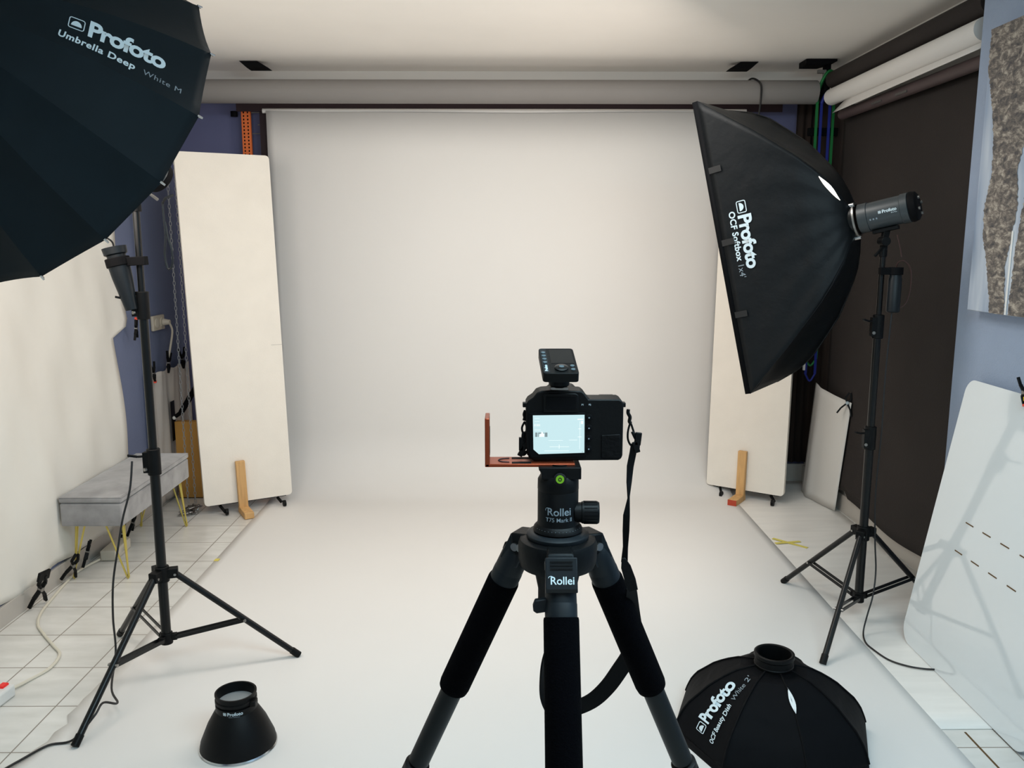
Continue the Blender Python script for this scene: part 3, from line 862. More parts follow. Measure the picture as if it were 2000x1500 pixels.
light_stand((-1.180, 2.772), 1.66, [(-1.292, 2.339), (-.758, 2.901), (-1.487, 3.076)],
            'black tripod light stand on the left holding the big black umbrella', .375, .145, (.775, 1.30), .55)
light_stand((1.408, 3.165), 1.50, [(1.144, 2.823), (1.244, 3.564), (1.80, 3.30)],
            'black tripod light stand on the right holding the strip softbox lamp', .375, .115, (.76, 1.19), .60, .010)

# battery packs and heads
def flash_head(c, ax, label, L=.20):
    """c = front centre of the head (mount), ax = unit vector to its rear"""
    ax = V(ax).normalized()
    t = thing('flash_head', c, label, 'flash head')
    c = V(c)
    MB().lathe(c, ax, [(.048, 0), (.055, .003), (.055, .035), (.052, .037), (.052, .150), (.055, .152), (.055, .176), (.048, .180)], 40).build('body', M_headbody, t)
    b = MB().lathe(c + ax * .179, ax, [(.054, 0), (.056, .006), (.052, .022), (.040, .030)], 36); b.build('rear_cap', M_blkmat, t)
    R_ = frame_z(ax)
    b = MB()
    for k in range(4):
        a = k * PI / 2 + .4; b.cyl(c + ax * .205 + R_ @ V((.03 * math.cos(a), .03 * math.sin(a), 0)), c + ax * .215 + R_ @ V((.03 * math.cos(a), .03 * math.sin(a), 0)), .006, n=10)
    b.build('dial', M_alu, t)
    return t
# right head
AX = -SB_A
hd = flash_head(SB_R + AX * .012, AX, 'grey cylindrical flash head mounted behind the strip softbox')
hc = SB_R + AX * .012
side = V((0, 0, 1)).cross(AX).normalized()      # toward camera or away
upv = AX.cross(side).normalized()
if upv.z < 0: upv = -upv
sd = side if side.y < 0 else -side
def headfn(u0, v0):
    def fn(x, y):
        # wrap on the cylinder: x along the axis to the rear, y around
        a = v0 + y / .0535
        return hc + AX * (u0 + x) + (sd * math.cos(a) + upv * math.sin(a)) * .0538
    return fn
f = headfn(.092, -.02)
text('Profoto', .016, f, 'printed_name', M_print, hd, .03)
dome_logo(f, -.013, 0, .010, .010, 'printed_emblem', M_print, hd, .16)
text('B10 Plus', .006, headfn(.122, -.16), 'printed_model', M_print, hd)
b = MB()
for k in range(3):
    p = headfn(.046 + k * .011, -.35)
    b.add([p(0, 0), p(.005, 0), p(.005, .006), p(0, .006)], [(0, 1, 2, 3)])
b.build('printed_marks', M_printgrey, hd)
# stand fitting of the right head
tp = V((1.408, 3.165, 1.50))
m0 = hc + AX * .085 - upv * .052
b = MB().bar(m0 - AX * .045 - upv * .008, m0 + AX * .045 - upv * .008, .034, .014, upv)
b.build('mount_plate', M_blk, hd, bevel=.002)
j = m0 - V((0, 0, .050)); j.x = tp.x - .006; j.y = tp.y - .012
b = MB().cyl(j + V((-.0, -.022, 0)), j + V((0, .022, 0)), .017, n=20)
b.bar(j, m0 - upv * .012, .022, .022, (0, 1, 0)); b.bar(j, tp + V((0, 0, -.015)), .022, .020, (0, 1, 0))
b.cyl(tp + V((0, 0, -.05)), tp + V((0, 0, .005)), .014, n=16)
b.bar(j + V((-.0, 0, -.02)), j + V((-.035, -.01, -.055)), .008, .010)
b.build('tilt_bracket', M_blk, hd, bevel=.0015)
plabel(MB().cyl((1.408, 3.165, 1.452), (1.408, 3.165, 1.462), .0135, n=16).build('brass_ring', M_brass, hd), 'brass ring under the tilt bracket')
# speedring belongs to the softbox; battery pack on the pole
t = thing('battery_pack', (1.455, 3.150, 1.30), 'black battery pack strapped to the pole under the right flash head', 'battery pack')
MB().lathe((1.453, 3.150, 1.245), (0, 0, 1), [(.020, 0), (.024, .004), (.024, .125), (.022, .128), (.022, .158), (.012, .162)], 28).build('housing', M_darkgrey, t)
b = MB().cyl((1.453, 3.15, 1.385), (1.453, 3.15, 1.412), .0265, n=28); b.bar((1.453, 3.150, 1.398), (1.395, 3.155, 1.398), .030, .026)
b.build('clamp_strap', M_blkmat, t, bevel=.001)
b = MB().tube([(1.453, 3.15, 1.405), (1.455, 3.14, 1.43), (1.475, 3.13, 1.435), (1.50, 3.13, 1.40), (1.505, 3.135, 1.33), (1.495, 3.14, 1.28), (1.47, 3.14, 1.26)], .0022, 6, 6)
b.tube([(1.435, 3.12, 1.53), (1.45, 3.125, 1.49), (1.462, 3.13, 1.45)], .002, 6, 5)
b.build('wire', mat('brown_cable', (58, 30, 26), .5), t)
pts = [(1.450, 3.15, 1.246), (1.447, 3.148, 1.20), (1.440, 3.145, 1.0), (1.442, 3.145, .8), (1.436, 3.145, .55), (1.445, 3.14, .36), (1.448, 3.12, .24), (1.430, 3.09, .15), (1.405, 3.07, .08), (1.385, 3.05, .02), (1.368, 2.99, .007), (1.372, 2.93, .007), (1.395, 2.85, .007), (1.44, 2.80, .009), (1.489, 2.78, .009), (1.53, 2.775, .009)]
tag(MB().tube(pts, .0032, 8, 6).build('power_cable', M_cord), 'thin black cable running down the right stand and across the floor', 'cable')

# left head behind the umbrella
hl = flash_head(V((-1.205, 2.715, 1.808)), UMB_N, 'dark flash head on the left stand, mostly hidden behind the umbrella')
b = MB().cyl((-1.18, 2.772, 1.60), (-1.18, 2.772, 1.68), .017, n=18)
b.bar((-1.18, 2.772, 1.66), (-1.180, 2.785, 1.715), .03, .02)
b.build('tilt_bracket', M_blk, hl, bevel=.001)
t = thing('wrist_strap', (-1.13, 2.86, 1.62), 'thin grey loop strap hanging down behind the umbrella edge', 'strap')
p = [(-1.128, 2.86, 1.635), (-1.127, 2.86, 1.58), (-1.126, 2.86, 1.52), (-1.132, 2.86, 1.46), (-1.124, 2.86, 1.415), (-1.109, 2.86, 1.43), (-1.108, 2.86, 1.475), (-1.118, 2.86, 1.52), (-1.124, 2.86, 1.57)]
MB().tube(p, .0035, 6, 5).build('loop', M_darkgrey, t)
MB().tube([(-1.128, 2.86, 1.63), (-1.11, 2.84, 1.645), (-1.08, 2.83, 1.655)], .004, 6, 4).build('cord', M_darkgrey, t)
# tapered pack clamped to left pole
t = thing('battery_pack', (-1.235, 2.76, 1.47), 'tapered black battery pack strapped to the left stand pole', 'battery pack')
a = V((-1.252, 2.755, 1.487)); c = V((-1.208, 2.752, 1.288)); d = (c - a).normalized()
MB().lathe(a, d, [(.020, -.002), (.038, 0), (.036, .022), (.029, .026), (.028, .05), (.034, .052), (.031, .10), (.019, .205)], 28).build('housing', M_darkgrey, t)
b = MB().lathe(a + d * .034, d, [(.038, 0), (.038, .028)], 28)
b.bar(a + d * .048, V((-1.150, 2.755, 1.445)), .03, .028)
b.build('clamp_strap', M_blkmat, t, bevel=.002)
MB().tube([a + V((0, 0, -.002)), a + V((-.004, -.01, .022)), a + V((-.035, -.06, .05)), (-1.19, 2.53, 1.525), (-1.166, 2.49, 1.507)], .0028, 6, 8).build('curved_cable', M_cord, t)

# cord on the left stand
pts = [(-1.230, 2.72, .79), (-1.235, 2.70, .70), (-1.262, 2.69, .60), (-1.285, 2.69, .50), (-1.31, 2.69, .38), (-1.325, 2.70, .25), (-1.335, 2.72, .12), (-1.30, 2.60, .05), (-1.235, 2.50, .055), (-1.25, 2.44, .09), (-1.255, 2.39, .075), (-1.31, 2.36, .015), (-1.375, 2.34, .010), (-1.42, 2.26, .010), (-1.46, 2.19, .010), (-1.56, 2.10, .006)]
tag(MB().tube(pts, .0036, 8, 7).build('power_cable', M_cord), 'black cable running down the left stand and across the floor corner', 'cable')

# ================================================================ UMBRELLA
def umbrella():
    R = .525; D = .45; N = 16; ph = .747
    n = UMB_N; a = n.cross(V((0, 0, 1))).normalized(); b_ = a.cross(n).normalized()
    t = thing('photo_umbrella', UMB_C, 'huge deep black photo umbrella seen from behind in the upper left corner', 'umbrella')
    def rib(i, s):
        an = ph - i * 2 * PI / N
        return UMB_C + (a * math.cos(an) + b_ * math.sin(an)) * (R * s) - n * D * (1 - s ** 2.15)
    def S(i, s, q):
        p = rib(i, s).lerp(rib(i + 1, s), q)
        # panels pull in slightly between ribs and at the hem
        k = 4 * q * (1 - q)
        return p + n * (.010 * k * s) + (UMB_C - n * D * .3 - p).normalized() * (.010 * k * s ** 6)
    mb = MB()
    for i in range(N):
        rows = []
        for j in range(41):
            s = .02 + .98 * j / 40
            rows.append([S(i, s, q / 6) for q in range(7)])
        mb.grid(rows)
    can = mb.build('canopy', M_nylon2, t, angle=9, solid=.0012)
    mb = MB()
    for i in range(N):
        rows = []
        for j in range(13):
            s = .03 + .955 * j / 12
            rows.append([S(i, s, q / 3) + n * .004 for q in range(4)])
        mb.grid(rows)
    plabel(mb.build('inner_lining', M_white, t, angle=20), 'white reflective inner lining')
    for i in range(N):
        MB().tube([rib(i, .03 + .97 * j / 10) + n * .008 for j in range(11)], .0022, 6).build('rib', M_alu, t)
        e = (rib(i, 1) - rib(i, .95)).normalized(); p = rib(i, 1) - e * .004
        MB().tube([p, p + e * .014], [.0032, .0026], 8).build('rib_tip', M_chrome, t)
    MB().cyl(UMB_C - n * (D + .04), UMB_C + n * .42, .005, n=12).build('shaft', M_alu, t)
    MB().cyl(UMB_C - n * (D + .012), UMB_C - n * (D - .03), .016, n=16).build('crown', M_blk, t)
    # lettering on the panel between rib 1 and rib 2
    def fn(s0, q0):
        def f(x, y):
            s = s0 + x / .87
            wd = 2 * R * s * math.sin(PI / N)
            q = q0 - y / wd
            return S(1, s, q) - n * .0030 - (S(1, s, .5) - UMB_C).normalized() * .0006
        return f
    f = fn(.660, .60)
    dome_logo(fn(.648, .52), -.012, .0, .040, .032, 'printed_emblem', M_print, can, .07)
    text('Profoto', .062, fn(.690, .55), 'printed_name', M_print, can, .035, space=.93)
    text('Umbrella Deep', .0272, fn(.616, .80), 'printed_line', M_print, can, .028, space=1.1)
    text('White M', .0225, fn(.850, .80), 'printed_line', M_printgrey, can, 0.0, space=1.1)
    return t
umbrella()

# ================================================================ STRIP SOFTBOX
BOW = [(0, 1), (.11, .975), (.25, .93), (.4, .86), (.52, .765), (.68, .64), (.8, .51), (.9, .38), (.96, .27), (1, .12)]
FARB = [(0, 1), (.2, .94), (.36, .86), (.55, .71), (.65, .63), (.83, .43), (.92, .31), (1, .12)]
NEARB = [(0, 1), (.25, .83), (.4, .73), (.56, .61), (.7, .5), (.82, .385), (.9, .29), (1, .12)]
WB = [(0, 1), (.3, .97), (.5, .90), (.7, .78), (.85, .6), (.94, .42), (1, .12)]
def table(v, T):
    for (a, p), (b, q) in zip(T, T[1:]):
        if v <= b: return p + (q - p) * (v - a) / (b - a)
    return T[-1][1]
def softbox():
    L, D, W = 1.166, .461, .336
    c = SB_R; A = SB_A
    s = V((.5895, .8076, .0127)).normalized(); l = V((-.1892, .1228, .9742)).normalized()
    t = thing('strip_softbox', SB_R, 'long black strip softbox tilted on the right light stand', 'softbox')
    rr = .062
    def half(v, full, T=NEARB):      # v 0 at rim, 1 at ring
        r0 = rr * .72
        return r0 + (full / 2 - r0) * (table(v, T) - .12) / .88
    def corner(sl, ss, v):
        return c + A * (D * (1 - v)) + l * (sl * half(v, L, NEARB if ss < 0 else FARB)) + s * (ss * half(v, W, WB))
    mb = MB(); NV = 20
    def panel_pts(P0, P1, nU, sag, wr=0):
        rows = []
        for j in range(NV + 1):
            v = j / NV; p = corner(*P0, v); q = corner(*P1, v); row = []
            ctr = c + A * (D * (1 - v))
            for i in range(nU + 1):
                u = i / nU; x = p.lerp(q, u); k = 4 * u * (1 - u)
                x = x + (ctr - (p + q) / 2) * (sag * k * math.sin(PI * min(1, v * 1.05)) )
                if wr:
                    x = x + (ctr - (p + q) / 2).normalized() * (wr * math.sin(u * 34 + v * 7) * math.sin(PI * v) * v)
                row.append(x)
            rows.append(row)
        return rows
    near = panel_pts((1, -1), (-1, -1), 32, .06, .0035)
    mb.grid(near)
    mb.grid(panel_pts((-1, 1), (1, 1), 16, .06))
    mb.grid(panel_pts((1, 1), (1, -1), 8, .10, .002))
    mb.grid(panel_pts((-1, -1), (-1, 1), 8, .10, .002))
    shell = mb.build('fabric_shell', M_nylon, t, angle=24, solid=.0015)
    mb = MB()
    for sg in (-1, 1):
        mb.grid([[p - s * sg * -.004 * 0 + A * .004 for p in r_[::2]] for r_ in panel_pts((1, sg), (-1, sg), 8, .06)])
    # rim band with front diffuser
    q = [c + A * D + l * (sl * L / 2) + s * (ss * W / 2) for sl, ss in ((1, -1), (1, 1), (-1, 1), (-1, -1))]
    q2 = [p + A * .022 for p in q]
    MB().add(q + q2, [(i, (i + 1) % 4, 4 + (i + 1) % 4, 4 + i) for i in range(4)]).build('rim_band', M_nylon3, t, solid=.002)
    q3 = [c + A * (D + .012) + l * (sl * (L / 2 - .004)) + s * (ss * (W / 2 - .004)) for sl, ss in ((1, -1), (1, 1), (-1, 1), (-1, -1))]
    plabel(MB().add(q3, [(0, 1, 2, 3)]).build('front_diffuser', M_diff, t), 'glowing white front diffuser')
    for f_ in (.246, .0, -.246) :
        z = f_ * 2
        p = c + A * (D - .0) + l * (z * L / 2 + .02) - s * (W / 2 + .002)
        MB().bar(p + A * .004, p - A * .046, .024, .003, s).build('velcro_tab', M_tapeblack, t)
    # rods
    for sl in (-1, 1):
        for ss in (-1, 1):
            MB().tube([corner(sl, ss, v / 12) + A * .004 - s * ss * .004 for v in range(13)], .003, 6).build('rod', M_blkmetal, t)
    # speedring
    b = MB().lathe(c - A * .004, A, [(.058, 0), (.066, .002), (.066, .022), (.058, .024)], 40, close=True)
    ring = b.build('speedring', M_blkmetal, t)
    b = MB().lathe(c - A * .004, A, [(.0575, -.003), (.0665, -.003), (.0665, .004), (.0575, .004)], 40, close=True)
    b.build('ring_edge', M_alu, ring)
    Rz = frame_z(A)
    sd2 = V((0, 0, 1)).cross(A).normalized(); sd2 = sd2 if sd2.y < 0 else -sd2
    uu = A.cross(sd2).normalized(); uu = uu if uu.z > 0 else -uu
    for an in (52, -78, 140, 215):
        r_ = sd2 * math.cos(math.radians(an)) + uu * math.sin(math.radians(an))
        p = c + r_ * .068
        MB().cyl(p - A * .012, p + A * .016, .0085, n=14, ch=.002).build('release_knob', M_chrome, ring)
    # glowing patch for the lit gap near the ring, upper edge; shell stays closed
    b = MB(); P = []
    for k in range(9):
        f_ = k / 8; v = .84 + .11 * f_
        x = corner(1, -1, v) .lerp(corner(-1, -1, v), .03 + .06 * f_) - s * .006
        nx = (corner(1, -1, min(1, v + .02)) - corner(1, -1, v)).normalized()
        w_ = .008 * math.sin(PI * (f_ * .94 + .03)); lat = nx.cross(s).normalized()
        P.append((x - lat * w_, x + lat * w_))
    b.grid([[a_, b2] for a_, b2 in P])
    plabel(b.build('glow_patch', M_gap, t), 'gap near the ring with lamp glow put in as emission')
    # lettering on the near long panel
    def surf(lc, v):
        h = half(v, L); u = (1 - lc / h) / 2; u = min(max(u, 0), 1)
        p = corner(1, -1, v); q_ = corner(-1, -1, v); ctr = c + A * (D * (1 - v)); k = 4 * u * (1 - u)
        x = p.lerp(q_, u) + (ctr - (p + q_) / 2) * (.06 * k * math.sin(PI * min(1, v * 1.05)))
        return x - s * .004 - A * .001
    def fn(l0, v0):
        return lambda x, y: surf(l0 - x, v0 + y / .47)
    dome_logo(fn(.165, .165), 0, 0, .048, .038, 'printed_emblem', M_print, shell, .09)
    text('Profoto', .072, fn(.112, .165), 'printed_name', M_print, shell, .035, space=.93)
    text('OCF Softbox', .034, fn(.132, .092), 'printed_line', M_print, shell, .028, space=1.05)
    text("1x4'", .034, fn(-.072, .092), 'printed_line', M_printgrey, shell, 0)
    return t
softbox()

# ================================================================ OCTAGONAL BEAUTY DISH SOFTBOX ON THE FLOOR
def octa():
    c = V((.822, 2.40, 0)); H = .228; R = .300; rr = .053
    t = thing('beauty_dish_softbox', (c.x, c.y, 0), 'octagonal black beauty dish softbox lying face down on the paper', 'softbox')
    def rib(i, v):      # v 0 rim, 1 ring
        an = math.radians(182 + i * 45)
        r = rr + (R - rr) * (table(v, BOW) - .12) / .88
        return V((c.x + r * math.cos(an), c.y + r * math.sin(an), .028 + (H - .028) * v))
    def S(i, v, q):
        p = rib(i, v).lerp(rib(i + 1, v), q); k = 4 * q * (1 - q)
        ctr = V((c.x, c.y, p.z))
        return p + (ctr - p) * (.03 * k * math.sin(PI * v)) + V((0, 0, .002 * math.sin(v * 40 + q * 3) * k))
    mb = MB()
    for i in range(8): mb.grid([[S(i, j / 16, q / 6) for q in range(7)] for j in range(17)])
    shell = mb.build('fabric_shell', M_nylon3, t, angle=14, solid=.0015)
    P = [rib(i, 0) for i in range(8)]; Q = [V((p.x + (p.x - c.x) * .012, p.y + (p.y - c.y) * .012, .002)) for p in P]
    MB().add(P + Q, [(i, (i + 1) % 8, 8 + (i + 1) % 8, 8 + i) for i in range(8)]).build('rim_band', M_blkmat, t, solid=.002)
    MB().lathe((c.x, c.y, H - .004), (0, 0, 1), [(.048, 0), (.057, 0), (.059, .010), (.057, .012), (.057, .030), (.060, .034), (.060, .044), (.055, .046), (.050, .044), (.048, .03)], 44, close=True).build('mount_ring', M_blk, t)
    b = MB()
    for i in range(8): b.tube([rib(i, v / 12) + V((0, 0, .002)) for v in range(13)], .0032, 6)
    b.build('seam_piping', M_blkmat, shell)
    b = MB(); rows = []
    for k in range(9):
        f_ = k / 8; v = .93 - .20 * f_; w_ = .008 * math.sin(PI * f_)
        p = rib(2 + 0, v)
        an = math.radians(182 + 2 * 45 + 12)
        p = S(2, v, .0) + V((0, 0, .003)) + V((math.cos(an), math.sin(an), 0)) * .004
        rows.append([p + V((-w_, 0, 0)), p + V((w_, 0, 0))])
    plabel(b.grid(rows).build('lining_gap', M_white, t), 'gap showing the white lining')
    def fn(v0, q0):
        def f(x, y):
            v = v0 + x / .36; p = S(0, v, .5)
            wd = (rib(0, v) - rib(1, v)).length
            q = q0 - y / wd
            x_ = S(0, v, q); nrm = V((x_.x - c.x, x_.y - c.y, .16)).normalized()
            return x_ + nrm * .0035
        return f
    dome_logo(fn(.20, .52), -.005, .0, .042, .034, 'printed_emblem', M_print, shell, .09)
    text('Profoto', .062, fn(.32, .52), 'printed_name', M_print, shell, .035, space=.93)
    text('OCF Beauty Dish', .024, fn(.17, .74), 'printed_line', M_print, shell, .02)
    text("White 2'", .024, fn(.70, .74), 'printed_line', M_printgrey, shell, 0)
    return t
octa()

# ================================================================ ZOOM REFLECTOR
def reflector():
    c = V((-.806, 2.350, .004)); ZS = .80
    t = thing('zoom_reflector', c, 'small black bell-shaped reflector standing on the white paper', 'reflector')
    MB().lathe(c, (0, 0, 1), [(.108, .0049), (.111, .0066), (.108, .0246), (.086, .0779), (.066, .1132), (.0585, .1230)], 56).build('bell', M_blk, t)
    plabel(MB().lathe(c, (0, 0, 1), [(.106, .0000), (.113, .0008), (.1145, .0041), (.112, .0082), (.106, .0074)], 56, close=True).build('rim', M_chrome, t), 'polished silver rim')
    MB().lathe(c, (0, 0, 1), [(.0585, .1189), (.0600, .1230), (.0600, .1410), (.055, .1427), (.055, .1476), (.0605, .1484), (.0605, .1558), (.0575, .1574), (.0575, .1673), (.0605, .1689), (.0605, .1738), (.055, .1738), (.053, .1640), (.053, .1230)], 48, close=True).build('collar', M_blk, t)
    MB().lathe(c + V((0, 0, .141)), (0, 0, 1), [(.053, .0000), (.053, .0033)], 40).build('glass_plate', M_mesh, t)
    b = MB().box(c + V((.058, -.02, .150)), (.018, .03, .016)); b.build('latch', M_blk, t, bevel=.003)
    def fn(z0, a0):
        def f(x, y):
            a = a0 + x / .0605; return V((c.x + .0606 * math.cos(a), c.y + .0606 * math.sin(a), c.z + z0 + y))
        return f
    f = fn(.128, math.radians(-98))
    text('Profoto', .0145, f, 'printed_name', M_print, t, .02)
    dome_logo(f, -.013, 0, .010, .009, 'printed_emblem', M_print, t, .16)
    text('Zoom Reflector', .005, fn(.1225, math.radians(-94)), 'printed_line', M_printgrey, t)
reflector()

# ================================================================ CAMERA TRIPOD
TX, TY = .0655, 1.0
def tripod():
    t = thing('camera_tripod', (TX, TY, 0), 'black camera tripod with foam grips standing in the centre foreground', 'tripod')
    def d3(az, al=25):
        z = math.radians(az); a = math.radians(al)
        return V((math.sin(a) * math.sin(z), math.sin(a) * math.cos(z), -math.cos(a)))
    zc = 1.134
    P = V((TX, TY, zc))
    MB().lathe((TX, TY, 1.104), (0, 0, 1), [(.040, 0), (.046, .002), (.0485, .010), (.0490, .030), (.0465, .036), (.040, .038), (.030, .038)], 56).build('platform', M_blk, t)
    MB().lathe((TX, TY, 1.141), (0, 0, 1), [(.0375, 0), (.0385, .002), (.0385, .006), (.034, .009)], 56).build('upper_disc', M_darkgrey, t)
    MB().cyl((TX, TY, 1.11), (TX, TY, .86), .014, n=20).build('centre_column', M_carbon, t)
    MB().lathe((TX, TY, 1.055), (0, 0, 1), [(.018, 0), (.024, .006), (.024, .02), (.030, .05)], 28).build('column_collar', M_blk, t)
    for k, az in enumerate((180, -60, 60)):
        z = math.radians(az); h = V((math.sin(z), math.cos(z), 0)); d = d3(az); sdv = V((h.y, -h.x, 0)); nn = d.cross(sdv).normalized()
        O = P + h * .050 + V((0, 0, -.006))
        # shoulder bracket with pivot bolt
        b = MB().bar(P + h * .030 + V((0, 0, -.006)), P + h * .058 + V((0, 0, -.008)), .032, .030)
        b.build('shoulder', M_blk, t, bevel=.003)
        lg = MB().lathe(O + d * .006, d, [(.012, 0), (.0165, .006), (.0182, .018), (.0186, .040), (.0186, .041), (.0190, .042), (.0190, .068), (.017, .070)], 32)
        lg.bar(O - d * .008, O + d * .03, .030, .026, nn)
        leg = lg.build('leg', M_darkgrey, t, bevel=.001)
        MB().lathe(O + d * .062, d, [(.0165, 0), (.0202, .001), (.0208, .004), (.0212, .185), (.0202, .192), (.015, .193)], 32).build('foam_grip', M_foamgrip, leg)
        MB().lathe(O + d * .248, d, [(.0150, 0), (.0150, .150)], 28).build('upper_tube', M_carbon, leg)
        MB().lathe(O + d * .403, d, [(.015, 0), (.0182, .002), (.0182, .012), (.0172, .014), (.0182, .016), (.0182, .030), (.016, .034)], 28).build('twist_lock', M_blk, leg)
        MB().lathe(O + d * .42, d, [(.0128, 0), (.0128, .34)], 24).build('middle_tube', M_carbon, leg)
        MB().lathe(O + d * .755, d, [(.0125, 0), (.0155, .002), (.0155, .030), (.012, .034)], 24).build('twist_lock', M_blk, leg)
        Lf = (O.z - .012) / -d.z
        MB().lathe(O + d * .78, d, [(.0105, 0), (.0105, Lf - .78 - .01)], 20).build('lower_tube', M_carbon, leg)
        MB().lathe(O + d * (Lf - .03), d, [(.012, 0), (.0145, .004), (.0145, .024), (.010, .034)], 20).build('rubber_foot', M_blk, leg)
        # bolts
        bz = O + d * .004
        for s in (-1, 1):
            MB().cyl(bz + sdv * s * .0145, bz + sdv * s * .0185, .0052, n=16).build('pivot_bolt', M_alu, leg)
        if k:
            f = bz + V((0, -1, 0)) * .016
            MB().lathe(f, (0, -1, 0), [(.0055, 0), (.0066, .001), (.0066, .003), (.004, .0035)], 20).build('bolt_head', M_alu, leg)
            MB().tube([bz + h * .010 + V((0, 0, .002)), bz + h * .022 - V((0, 0, .004)), bz + h * .025 - V((0, 0, .012))], .002, 6).build('angle_catch', M_blk, leg)
        else:
            # label block on the leg facing the photographer
            fr = nn if nn.y < 0 else -nn
            q = MB().bar(O - d * .004 + fr * .014, O + d * .036 + fr * .014, .037, .014, fr)
            q.build('release_block', M_darkgrey, leg, bevel=.001)
            q = MB(); 
            for i in range(3): q.bar(O + d * (.000 + i * .004) + fr * .0215, O + d * (.0018 + i * .004) + fr * .0215, .026, .0015, fr)
            q.build('grip_ridges', M_blk, leg)
            ex = V((1, 0, 0)); ey = -d
            f = planefn(O + d * .0265 + fr * .0216 - ex * .0135, ex, ey)
            text('Rollei', .0125, f, 'printed_name', M_print, leg, .012)
            MB().bar(O + d * .034 + fr * .0214 - ex * .018, O + d * .034 + fr * .0214 + ex * .018, .004, .001, fr).build('block_lip', M_blkmetal, leg)
            e = MB(); cc = O + d * .0205 + fr * .0217 - ex * .0125
            e.tube([cc + ex * (-.0028 * math.cos(a)) - d * (.0024 * math.sin(a) + .001) for a in (0, .6, 1.2, 1.8, 2.4)], .0004, 4)
            e.build('printed_swash', M_print, leg)
            MB().lathe(P + V((0, -.0490, -.012)), (0, -1, .2), [(.0055, 0), (.0055, .0012)], 20).build('bubble_level', M_level, t)
            # wing nut on the left of the near leg
            w = O + d * .050
            MB().prism([(0, .006), (-.014, .004), (-.0165, -.003), (-.016, -.009), (-.012, -.012), (0, -.010)], w + V((-.0165, -.004, .004)), (1, 0, 0), (0, 0, 1), (0, 1, 0), .008).build('wing_nut', M_darkgrey, leg, bevel=.0012)
    return t
trip = tripod()

def ballhead():
    t = thing('ball_head', (TX, TY, 1.152), 'black ball head screwed onto the camera tripod', 'ball head')
    zb = 1.150
    MB().lathe((TX, TY, zb), (0, 0, 1), [(.029, 0), (.0305, .002), (.0295, .006), (.0255, .010), (.0250, .014), (.0250, .052), (.0246, .053), (.0252, .054), (.0250, .066), (.0215, .072), (.019, .0725)], 52).build('housing', M_blk, t)
    MB().sphere((TX, TY, 1.214), .0205, 32, 20).build('ball', M_blkmetal, t)
    MB().cyl((TX, TY, 1.210), (TX + .001, TY, 1.236), .0115, .0135, n=24).build('neck', M_blkmetal, t)
    MB().lathe((TX + .020, TY - .006, 1.175), (1, -.05, 0), [(.012, 0), (.0125, .008), (.0135, .009), (.0138, .028), (.0125, .030)], 36).build('pan_knob', M_blk, t)
    b = MB()
    for i in range(18):
        a = 2 * PI * i / 18; b.bar((TX + .031, TY - .0065 + .0136 * math.cos(a), 1.175 + .0136 * math.sin(a)), (TX + .047, TY - .0072 + .0136 * math.cos(a), 1.175 + .0136 * math.sin(a)), .0012, .0012, (0, math.cos(a), math.sin(a)))
    b.build('knob_ribs', M_blkmat, t)
    # degree marks
    b = MB()
    for i in range(15):
        a = math.radians(-90 + (i - 7) * 9)
        p = V((TX + .0288 * math.cos(a), TY + .0288 * math.sin(a), zb + .007)); b.bar(p, p + V((0, 0, -.003)), .0004, .0004, (math.cos(a), math.sin(a), 0))
    b.build('degree_marks', M_printgrey, t)
    # quick release clamp
    q = MB().prism([(-.0235, .0), (.0275, .0), (.0275, -.0145), (.010, -.0145), (.006, -.019), (-.009, -.019), (-.013, -.0145), (-.0205, -.0145), (-.0205, -.006), (-.0235, -.003)], (TX - .001, TY - .019, 1.2345), (1, 0, 0), (0, 0, 1), (0, 1, 0), .038)
    q.build('quick_release_clamp', M_blk, t, bevel=.0008)
    lv = MB().lathe((TX + .0005, TY - .0215, 1.2205), (0, -1, .35), [(.0075, 0), (.0078, .004), (.0060, .0045)], 28); lv.build('level_housing', M_blk, t)
    MB().lathe((TX + .0005, TY - .0258, 1.2221), (0, -1, .35), [(.0050, 0), (.0050, .0008)], 24).build('bubble_level', M_level, t)
    MB().lathe((TX + .0005, TY - .0267, 1.2224), (0, -1, .35), [(.0014, 0), (.0022, 0), (.0022, .0003), (.0014, .0003)], 20, close=True).build('level_ring', M_blkmat, t)
    def cylfn(z0):
        def f(x, y):
            a = -PI / 2 + x / .0253; return V((TX + .0253 * math.cos(a), TY + .0253 * math.sin(a), z0 + y))
        return f
    text('Rollei', .0135, cylfn(1.1765), 'printed_name', M_printgrey, t, .012, align='CENTER')
    text('T75 Mark II', .0072, cylfn(1.1685), 'printed_model', M_printgrey, t, .005, align='CENTER')
    e = MB(); f = cylfn(1.183)
    e.tube([f(-.0145 - .003 * math.cos(a), .0026 * math.sin(a)) for a in (-.4, .2, .8, 1.4, 2.0)], .0004, 4)
    e.build('printed_swash', M_printgrey, t)
    return t
ballhead()

